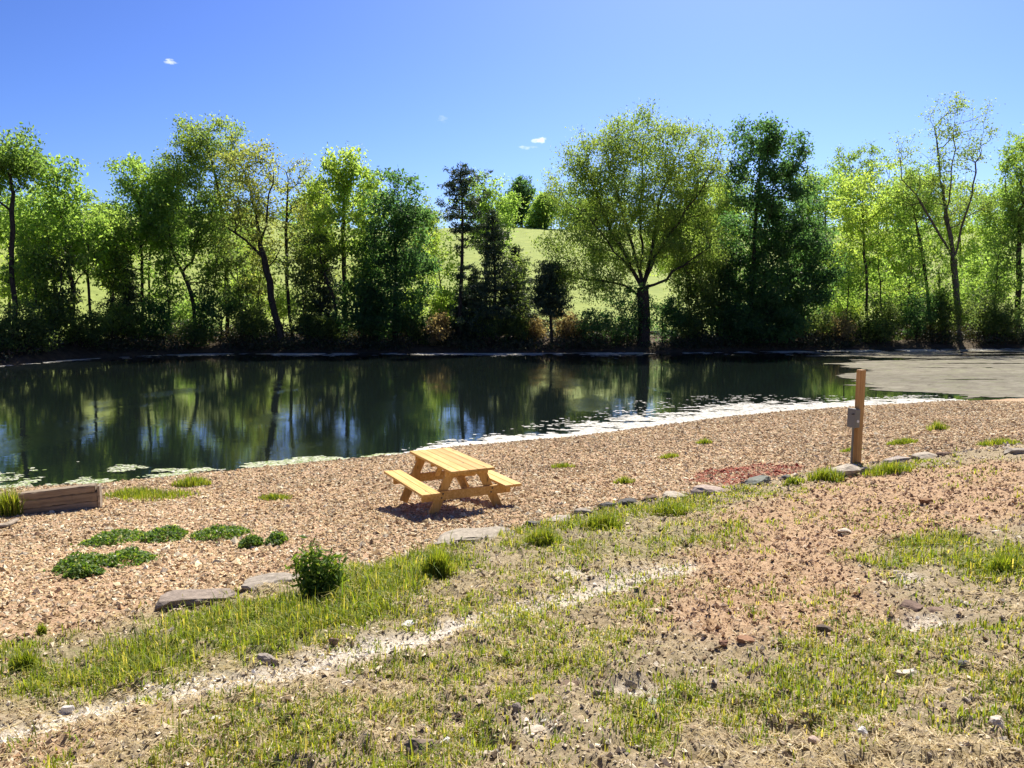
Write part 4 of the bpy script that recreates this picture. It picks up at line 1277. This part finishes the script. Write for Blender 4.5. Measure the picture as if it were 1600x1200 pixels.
OCT_F = np.array([[0, 2, 4], [2, 1, 4], [1, 3, 4], [3, 0, 4], [2, 0, 5], [1, 2, 5], [3, 1, 5], [0, 3, 5]])
def pebbles(name, x, y, size, cols, rng, flat=0.5, mat='pebble', sink=0.25):
    n = len(x)
    z = zg(x, y)
    base = np.array([[1, 0, 0], [-1, 0, 0], [0, 1, 0], [0, -1, 0], [0, 0, 1], [0, 0, -1]], float)
    B = np.repeat(base[None], n, 0) * rng.uniform(0.6, 1.25, (n, 6, 1)) + rng.normal(scale=0.2, size=(n, 6, 3))
    B *= np.stack([np.ones(n), rng.uniform(0.5, 0.9, n), rng.uniform(0.6, 1.3, n) * flat], 1)[:, None, :]
    a = rng.uniform(0, 6.28, n); c, s = np.cos(a), np.sin(a)
    X = B[..., 0] * c[:, None] - B[..., 1] * s[:, None]; Yv = B[..., 0] * s[:, None] + B[..., 1] * c[:, None]
    tl = rng.normal(scale=0.26, size=(n, 1)); tl2 = rng.normal(scale=0.26, size=(n, 1))
    Zv = B[..., 2] + X * tl + Yv * tl2
    V = np.stack([X * size[:, None] + x[:, None], Yv * size[:, None] + y[:, None], Zv * size[:, None] + (z + size * flat * (0.5 - sink))[:, None]], -1)
    Fq = (OCT_F[None] + (np.arange(n) * 6)[:, None, None]).reshape(-1, 3)
    o = mesh_np(name, V.reshape(-1, 3), [Fq], M[mat], None, np.repeat(cols, 8, 0))
    return o

def palette(rng, n, cols, w, jit=0.15):
    c = np.array(cols)[rng.choice(len(cols), n, p=np.array(w) / np.sum(w))]
    return c * rng.uniform(1 - jit, 1 + jit, (n, 1))

def build_gravel():
    rng = np.random.default_rng(77)
    x, y = sample_ground(rng, 560000, 5.5, 34, 0.85)
    dn, df = land(x, y)
    g, gr, di, tr, re, fa = masks(x, y)
    keep = (dn > 0.03) & (fa < 0.5) & (rng.random(len(x)) < g * (1 - 0.45 * di)) 
    x, y, re, dn = x[keep], y[keep], re[keep], dn[keep]
    size = rng.lognormal(math.log(0.0135), 0.48, len(x)) * (1 + 0.03 * np.hypot(x, y))
    size = np.clip(size * 0.88, 0.006, 0.06)
    col = palette(rng, len(x), [(0.54, 0.395, 0.215), (0.43, 0.29, 0.145), (0.67, 0.54, 0.335), (0.76, 0.67, 0.48), (0.26, 0.175, 0.095), (0.50, 0.33, 0.185), (0.45, 0.385, 0.28)], [5, 3, 3.4, 2.0, 1.7, 2.2, 1.2])
    tone = 0.62 + 0.50 * fbm(x * 0.6, y * 0.6, 71)[:, None] + 0.22 * fbm(x * 3, y * 3, 72)[:, None]
    redc = palette(rng, len(x), [(0.40, 0.10, 0.055), (0.28, 0.065, 0.04), (0.48, 0.22, 0.14)], [4, 3, 2])
    col = np.where((re * (0.1 + 0.9 * fbm(x * 2.2, y * 2.2, 73)) > rng.random(len(x)))[:, None], redc, col * tone)
    setp(pebbles('gravel', x, y, size, col, rng, 0.55), kind='stuff')
build_gravel()

def build_crumbs():
    rng = np.random.default_rng(78)
    x, y = sample_ground(rng, 260000, 2.2, 26, 1.55)
    dn, df = land(x, y)
    g, gr, di, tr, re, fa = masks(x, y)
    dens = (0.62 + 0.38 * di + 0.3 * tr) * (1 - 0.6 * gr) * sstep(0.15, 0.55, fbm(x * 1.7, y * 1.7, 81) + 0.2)
    keep = (dn > 0.1) & (g < 0.72) & (rng.random(len(x)) < dens)
    x, y, di, tr = x[keep], y[keep], di[keep], tr[keep]
    r = np.hypot(x, y)
    size = np.clip(rng.lognormal(math.log(0.0055), 0.55, len(x)) * (0.75 + 0.14 * r), 0.003, 0.038)
    tt = np.abs(terrace(x, y) + 0.1) < 0.17
    rub = tt & (rng.random(len(x)) < 0.8) & (x > -1.5)
    size = np.where(rub, size * rng.uniform(1.3, 2.8, len(x)), size)
    col = palette(rng, len(x), [(0.47, 0.37, 0.235), (0.60, 0.49, 0.34), (0.70, 0.61, 0.46), (0.32, 0.235, 0.14), (0.19, 0.14, 0.085), (0.42, 0.36, 0.28)], [4, 3, 2, 3, 1.6, 1])
    dcol = palette(rng, len(x), [(0.47, 0.315, 0.19), (0.38, 0.235, 0.13), (0.60, 0.455, 0.31), (0.22, 0.13, 0.07)], [4, 3, 3, 1.2])
    tcol = palette(rng, len(x), [(0.76, 0.69, 0.57), (0.64, 0.56, 0.44), (0.82, 0.77, 0.67)], [3, 2, 2])
    col = np.where((di > rng.random(len(x)))[:, None], dcol, col)
    clod = rng.random(len(x)) < 0.012
    size = np.where(clod & ~rub & (r > 4.5), np.minimum(size * 2.4, 0.036), np.minimum(size, 0.012 + 0.003 * r))
    rcol = palette(rng, len(x), [(0.46, 0.39, 0.31), (0.30, 0.25, 0.20), (0.15, 0.12, 0.10), (0.56, 0.46, 0.37)], [3, 3, 2, 2])
    col = np.where(rub[:, None], rcol, col)
    col = np.where((tr > rng.random(len(x)) * 0.8 + 0.1)[:, None], tcol, col)
    setp(pebbles('soil_crumbs', x, y, size, col, rng, 0.6), kind='stuff')
build_crumbs()

# dry straw lying about in the foreground
def build_straw():
    rng = np.random.default_rng(79)
    x, y = sample_ground(rng, 90000, 2.2, 16, 1.6)
    g, gr, di, tr, re, fa = masks(x, y)
    keep = (g < 0.4) & (rng.random(len(x)) < (1 - 0.6 * di) * (1 - 0.85 * tr) * sstep(0.3, 0.6, fbm(x * 1.3, y * 1.3, 83)))
    x, y = x[keep], y[keep]
    n = len(x); z = zg(x, y) + 0.006
    r = np.hypot(x, y)
    L = rng.uniform(0.02, 0.075, n) * (0.8 + 0.06 * r); w = 0.0016 * (0.8 + 0.22 * r)
    a = rng.uniform(0, 6.28, n); d = np.stack([np.cos(a), np.sin(a), rng.normal(scale=0.25, size=n)], 1); p = np.stack([-np.sin(a), np.cos(a), np.zeros(n)], 1)
    c = np.stack([x, y, z + rng.uniform(0, 0.012, n)], 1)
    V = np.stack([c - d * (L / 2)[:, None] - p * w[:, None], c + d * (L / 2)[:, None] - p * (w * 0.5)[:, None], c + d * (L / 2)[:, None] + p * (w * 0.5)[:, None], c - d * (L / 2)[:, None] + p * w[:, None] + np.array([0, 0, 0.002])], 1)
    col = palette(rng, n, [(0.50, 0.42, 0.27), (0.38, 0.31, 0.18), (0.60, 0.53, 0.38), (0.25, 0.20, 0.12)], [3, 3, 2, 2])
    setp(mesh_np('straw', V.reshape(-1, 3), [np.arange(4 * n).reshape(-1, 4)], M['grass'], None, col), kind='stuff')
build_straw()

# ------------------------------------------------------------------ grass
def blades(x, y, z, Hh, W, rng, lean=0.45):
    """one bent two-step blade per spot"""
    n = len(x)
    a = rng.uniform(0, 6.28, n); d = np.stack([np.cos(a), np.sin(a)], 1)
    p = np.stack([-d[:, 1], d[:, 0]], 1)
    ln = np.abs(rng.normal(scale=lean, size=n)) * Hh
    V = np.zeros((n, 5, 3))
    g = np.stack([x, y], 1)
    V[:, 0, :2] = g - p * (W / 2)[:, None]; V[:, 1, :2] = g + p * (W / 2)[:, None]
    m = g + d * (ln * 0.32)[:, None]
    V[:, 2, :2] = m + p * (W * 0.42)[:, None]; V[:, 3, :2] = m - p * (W * 0.42)[:, None]
    V[:, 4, :2] = g + d * ln[:, None]
    V[:, :2, 2] = (z - 0.01)[:, None]; V[:, 2:4, 2] = (z + Hh * 0.58)[:, None]; V[:, 4, 2] = z + Hh * np.clip(1.05 - 0.35 * (ln / Hh) ** 2, 0.35, 1.05)
    i = np.arange(n)[:, None] * 5
    return V.reshape(-1, 3), i + np.array([[0, 1, 2, 3]]), i + np.array([[3, 2, 4]])

GRASS = [(0.17, 0.225, 0.026), (0.23, 0.275, 0.036), (0.10, 0.165, 0.022), (0.31, 0.31, 0.065), (0.42, 0.37, 0.14)]
def build_grass():
    rng = np.random.default_rng(90)
    # tufts first, then blades round each
    x, y = sample_ground(rng, 75000, 2.2, 24, 1.35)
    g, gr, di, tr, re, fa = masks(x, y)
    dn, df = land(x, y)
    patch = sstep(0.42, 0.66, fbm(x * 0.9 + 5, y * 0.9, 91) * 0.55 + fbm(x * 3.2, y * 3.2, 93) * 0.45)
    dens = np.where(g < 0.5, np.maximum(patch * 0.78 * (1 - 0.8 * di), gr ** 1.6) * (1 - 0.8 * tr), 0.0)
    keep = (rng.random(len(x)) < dens) & (dn > 0.2)
    x, y, gr = x[keep], y[keep], gr[keep]
    k = 9
    r = np.hypot(x, y)
    xs = np.repeat(x, k) + rng.normal(scale=0.022, size=len(x) * k) * np.repeat(1 + 0.12 * r, k)
    ys = np.repeat(y, k) + rng.normal(scale=0.022, size=len(x) * k) * np.repeat(1 + 0.12 * r, k)
    G = np.repeat(gr, k); rr = np.repeat(r, k)
    Hh = rng.lognormal(math.log(0.032), 0.4, len(xs)) * (1 + 1.15 * G) * np.repeat(rng.uniform(0.6, 1.4, len(x)), k)
    W = (0.0032 + 0.00075 * rr) * rng.uniform(0.7, 1.4, len(xs))
    V, Q, Tt = blades(xs, ys, zg(xs, ys), Hh, W, rng, 0.85)
    c = palette(rng, len(xs), GRASS, [4, 4, 2.5, 2.5, 1.6])
    tone = np.repeat(rng.uniform(0.7, 1.25, (len(x), 1)), k, 0)
    c = c * tone
    setp(mesh_np('grass', V, [Q, Tt], M['grass'], None, np.vstack([c, c])), kind='stuff')
build_grass()

def tuft(px, py, w, h, label, seed, n=420, cols=GRASS, wt=(4, 4, 3, 1, 0.3), name='grass_tuft', group='grass tufts on the gravel', lean=0.5, cat='grass tuft', depth=0.6):
    rng = np.random.default_rng(seed)
    g = ground_at(px, py + h * 0.4)
    s = g[1] / F
    rx = w * s / 2; ry = rx * depth
    q = rng.normal(size=(n, 2)) * 0.42
    q /= np.maximum(1, np.linalg.norm(q, axis=1) / 0.85)[:, None]
    x = g[0] + q[:, 0] * rx; y = g[1] + q[:, 1] * ry
    Hh = h * s * rng.uniform(0.45, 1.15, n) * np.exp(-0.7 * (q ** 2).sum(1))
    W = rng.uniform(0.006, 0.012, n) * (0.5 + g[1] * 0.06)
    V, Q, Tt = blades(x, y, zg(x, y), np.maximum(Hh, 0.02), W, rng, lean)
    V -= g
    c = palette(rng, n, cols, wt, 0.25)
    o = mesh_np(name, V, [Q, Tt], M['grass'], None, np.vstack([c, c]))
    o.location = tuple(g)
    setp(o, label, cat, group)
for i, a in enumerate((
    (1290, 742, 66, 26, 'bright grass tuft left of the foot of the post'),
    (1388, 731, 84, 22, 'darker grass tuft right of the foot of the post'),
    (1465, 666, 40, 18, 'small green tuft on the gravel beyond the post'),
    (975, 750, 40, 12, 'yellow green tuft alone on the gravel right of the table'),
    (14, 786, 60, 48, 'tall bright grass at the left edge beside the timber block'),
    (205, 768, 110, 16, 'low grass fringe at the waterline right of the timber block'),
    (300, 752, 70, 18, 'grass fringe at the waterline, farther right among pale scum'),
    (66, 984, 16, 24, 'small dark pointed tuft at the left end of the gravel'),
    (40, 1030, 60, 40, 'grass tuft below the small dark pointed one, left'),
    (685, 880, 60, 50, 'tall grass tuft at the right end of the foreground grass strip'),
    (850, 838, 70, 30, 'grass tuft right of the broad grey slab'),
    (940, 815, 80, 30, 'grass tuft below the small dark stones of the row'),
    (1045, 796, 70, 24, 'grass tuft below the whitish stone of the row'),
    (1570, 880, 70, 40, 'bright grass tuft at the right edge'),
    (625, 700, 50, 14, 'grass behind the left bench at the waterline'),
    (430, 776, 60, 10, 'thin yellow green tuft on the gravel left of the table'),
    (880, 727, 44, 9, 'thin yellow tuft on the gravel near the white foam'),
    (1045, 712, 40, 9, 'pale tuft on the gravel left of the post, nearest the water'),
    (1100, 690, 30, 10, 'small green tuft at the upper edge of the gravel'),
    (1330, 702, 40, 8, 'yellowish tuft just left of the post'),
    (1410, 690, 56, 10, 'spread yellow green tuft on the gravel right of the post'),
    (1560, 690, 80, 12, 'wide yellow green tuft on the gravel at the right edge'),
    (250, 772, 150, 14, 'long grass fringe between the timber block and the water'),
    (1240, 752, 40, 16, 'grass between dark stone and bright tuft by the post'),
)): tuft(*a, seed=500 + i, n=260 if a[2] < 50 else 620)

# ------------------------------------------------------------------ clover patches and the leafy weed
def clover(px, py, w, h, label, seed, dens=1.0):
    rng = np.random.default_rng(seed)
    g = ground_at(px, py + h * 0.2)
    s = g[1] / F
    rx = w * s / 2; ry = h * s * 2.0
    n = int(2400 * rx * dens) + 260
    q = rng.normal(size=(n, 2)); q /= np.linalg.norm(q, axis=1)[:, None]; q *= rng.random((n, 1)) ** 0.5
    edge = 0.72 + 0.5 * fbm(np.arctan2(q[:, 1], q[:, 0]) * 1.3 + 5, q[:, 0] * 0 + seed, 3)
    q *= edge[:, None]
    stray = rng.random(n) < (0.08 if w > 65 else 0.0)
    q[stray] *= rng.uniform(1.0, 1.4, (int(stray.sum()), 1))
    x = g[0] + q[:, 0] * rx; y = g[1] + q[:, 1] * ry
    top = 0.13 * (1 - (q ** 2).sum(1) * 0.75).clip(0.15) * (0.6 + 0.8 * fbm(x * 5, y * 5, 7))
    P = np.stack([x, y, zg(x, y) + top * rng.uniform(0.3, 1.1, n)], 1)
    V, Fq = leaf_quads(P - g, rng, 0.045, 0.7, 0.0, 0.8)
    c = palette(rng, n, [(0.105, 0.19, 0.034), (0.07, 0.135, 0.027), (0.17, 0.24, 0.045)], [4, 3, 2], 0.2)
    fl = rng.random(n) < 0.02
    c[fl] = (0.55, 0.55, 0.48)
    o = mesh_np('clover_patch', V, [Fq], M['grass'], None, c)
    o.location = tuple(g)
    setp(o, label, 'clover', 'clover patches on the gravel')
for i, a in enumerate((
    (178, 840, 92, 26, 'dark clover patch with white flowers below the timber block, leftmost of the upper row'),
    (256, 836, 76, 20, 'dark clover patch in the middle of the upper row'),
    (345, 833, 92, 22, 'dark clover patch at the right of the upper row'),
    (432, 847, 34, 12, 'tiny clover patch right of all the others'),
    (392, 852, 40, 10, 'thin clover patch left of the tiny one'),
    (124, 880, 70, 24, 'clover patch at the left of the lower row'),
    (196, 873, 88, 22, 'darker clover patch at the right of the lower row'),
    (130, 896, 60, 12, 'thin clover fringe below the lower row'),
)): clover(*a, seed=700 + i)

def weed():
    rng = np.random.default_rng(44)
    g = ground_at(500, 930)
    s = g[1] / F
    root = empty('weed_plant', tuple(g))
    setp(root, 'dark leafy weed clump growing at the top of the foreground grass strip', 'weed')
    chains, pts, ax = [], [], []
    for i in range(40):
        a = rng.uniform(0, 6.28); k = rng.uniform(0, 1) ** 0.6
        Hh = 88 * s * rng.uniform(0.45, 1.1) * (1 - 0.30 * k)
        e = np.array([math.cos(a) * 42 * s * k, math.sin(a) * 30 * s * k, Hh])
        b0 = np.array([e[0] * 0.3, e[1] * 0.3, -0.02])
        q = np.linspace(0, 1, 7)[:, None]
        P = b0 + (e - b0) * q + np.array([0, 0, 0.08]) * np.sin(q * 3.14)
        chains.append((P, np.linspace(0.006, 0.002, 7)))
        for _ in range(34):
            t = rng.uniform(0.12, 1.03)
            pts.append(b0 + (e - b0) * t + rng.normal(scale=0.035, size=3))
    V, Fq = tubes(chains, 4)
    c = np.tile((0.05, 0.09, 0.025), (len(Fq), 1))
    mesh_np('stem', V, [Fq], M['grass'], root, c)
    P = np.array(pts); P[:, 2] = np.maximum(P[:, 2], 0.01)
    V, Fq = leaf_quads(P, rng, 0.075, 0.3, -0.5, 0.3)
    c = palette(rng, len(P), [(0.095, 0.17, 0.032), (0.13, 0.21, 0.038), (0.20, 0.26, 0.05)], [4, 4, 2], 0.2)
    mesh_np('leaves', V, [Fq], M['grass'], root, c)
weed()

# ------------------------------------------------------------------ pond scum: floating flakes of pollen and algae (uncountable)
def flakes(name, x, y, size, col, rng, elong=1.8, z0=0.006):
    n = len(x); k = 7
    t = np.arange(k) / k * 6.283
    rr = rng.uniform(0.55, 1.2, (n, k)) * size[:, None]
    a = rng.normal(scale=0.25, size=n)
    lx = np.cos(t)[None] * rr * elong; ly = np.sin(t)[None] * rr
    X = lx * np.cos(a)[:, None] - ly * np.sin(a)[:, None] + x[:, None]
    Yv = lx * np.sin(a)[:, None] + ly * np.cos(a)[:, None] + y[:, None]
    Z = np.repeat((z0 + rng.uniform(0, 0.012, n))[:, None], k, 1)
    V = np.stack([X, Yv, Z], -1).reshape(-1, 3)
    o = mesh_np(name, V, [np.arange(n * k).reshape(-1, k)], M['scum'], None, col)
    setp(o, kind='stuff')
def build_scum():
    rng = np.random.default_rng(60)
    # floating scum of the near shore, sky glare put into its white colour
    n = 60000
    x = rng.uniform(-3.2, 17.5, n)
    wd = np.interp(x, [-3.2, -1, 0.5, 5, 9, 13, 17.5], [0.2, 0.7, 1.2, 2.2, 2.2, 1.4, 0.8])
    d = rng.random(n) ** 1.6 * 1.15 * wd
    far_out = rng.random(n) < 0.12
    d = np.where(far_out, d * 1.9, d)
    y = near_y(x) + d / slope_cos(x, NEAR) - 0.10
    keep = 0.45 * fbm(x * 0.9, y * 1.6, 63) + 0.55 * fbm(x * 3.6, y * 7.0, 62) > 0.28 + 0.26 * np.minimum(d / wd, 1.0)
    x, y = x[keep], y[keep]
    flakes('glare_white_scum', x, y, rng.uniform(0.012, 0.05, len(x)), palette(rng, len(x), [(0.62, 0.60, 0.55), (0.48, 0.47, 0.41), (0.74, 0.73, 0.69)], [3, 2, 2], 0.1), rng, 1.8)
    # pale pads along the left part of the near shore
    n = 14000
    x = rng.uniform(-12, -2.2, n)
    wd = np.interp(x, [-12, -9.5, -8.5, -7.4, -6.3, -5.2, -4, -2.2], [2.6, 2.4, 1.7, 0.7, 0.55, 0.8, 0.4, 0.15])
    d = rng.random(n) ** 1.4 * wd
    y = near_y(x) + d / slope_cos(x, NEAR) - 0.05
    keep = fbm(x * 1.6, y * 2.4, 66) > 0.405 + 0.20 * d / wd
    x, y = x[keep], y[keep]
    flakes('floating_pads', x, y, rng.uniform(0.012, 0.036, len(x)), palette(rng, len(x), [(0.50, 0.52, 0.38), (0.36, 0.42, 0.22), (0.62, 0.62, 0.52), (0.22, 0.30, 0.10)], [4, 3, 2, 2], 0.12), rng, 1.5)
    # thin pale line of the far shore
    n = 22000
    x = rng.uniform(-38, 46, n)
    y = far_y(x) - np.abs(rng.normal(size=n)) * (0.6 + 1.2 * fbm(x * 0.2, x * 0, 68)) - 0.1
    keep = 0.5 * fbm(x * 0.35, y * 0 + 2, 69) + 0.5 * fbm(x * 1.4, y * 1.6, 70) > 0.50
    x, y = x[keep], y[keep]
    flakes('far_shore_foam', x, y, rng.uniform(0.03, 0.10, len(x)), palette(rng, len(x), [(0.76, 0.73, 0.66), (0.62, 0.59, 0.52)], [3, 2], 0.1), rng, 3.0)
build_scum()

def build_mat():
    """the grey mat of algae that covers the right end of the pond"""
    rng = np.random.default_rng(61)
    def wpt(px, py):
        r = ray(px, py); t = CAM_Z / -r[2]
        return r[0] * t, r[1] * t
    P = np.array([wpt(*p) for p in [(1640, 626), (1600, 625), (1530, 628), (1490, 627), (1462, 617), (1420, 610), (1385, 602), (1352, 594), (1330, 588), (1345, 580), (1318, 573), (1330, 566), (1290, 560), (1270, 553), (1340, 549), (1500, 546), (1640, 544)]])
    P = np.vstack([P, [[74, 74], [74, 50], [50, 36]]])
    n = 130000
    x = rng.uniform(12, 70, n); y = rng.uniform(24, 74, n)
    # more flakes nearer by
    u = rng.random(n)
    sd = poly_sd(P, x, y) + 3.4 * (fbm(x * 0.10, y * 0.35, 64) - 0.5) + 2.4 * (fbm(x * 0.5, y * 1.4, 65) - 0.5)
    dn, df = land(x, y)
    shade_gap = fbm(x * 0.13, y * 0.9, 164) + 0.25 * (fbm(x * 0.5, y * 2.0, 165) - 0.5) > np.interp(y, [34, 46, 56], [0.85, 0.62, 0.52])  # gaps left in the mat to draw the dark tree reflections and shadows
    keep = (sd > 0) & (dn < 0.05) & (df < 0.1) & ~shade_gap
    x, y = x[keep], y[keep]
    shade_streak = fbm(x * 0.15, y * 0.35, 67)[:, None]  # streaky tree shadows put into the mat colour
    col = palette(rng, len(x), [(0.19, 0.175, 0.135), (0.22, 0.205, 0.16), (0.17, 0.155, 0.12), (0.20, 0.20, 0.13)], [4, 3, 2, 1], 0.05) * (0.75 + 0.5 * shade_streak)
    flakes('algae_mat', x, y, rng.uniform(0.10, 0.26, len(x)), col, rng, 2.2, 0.004)
build_mat()
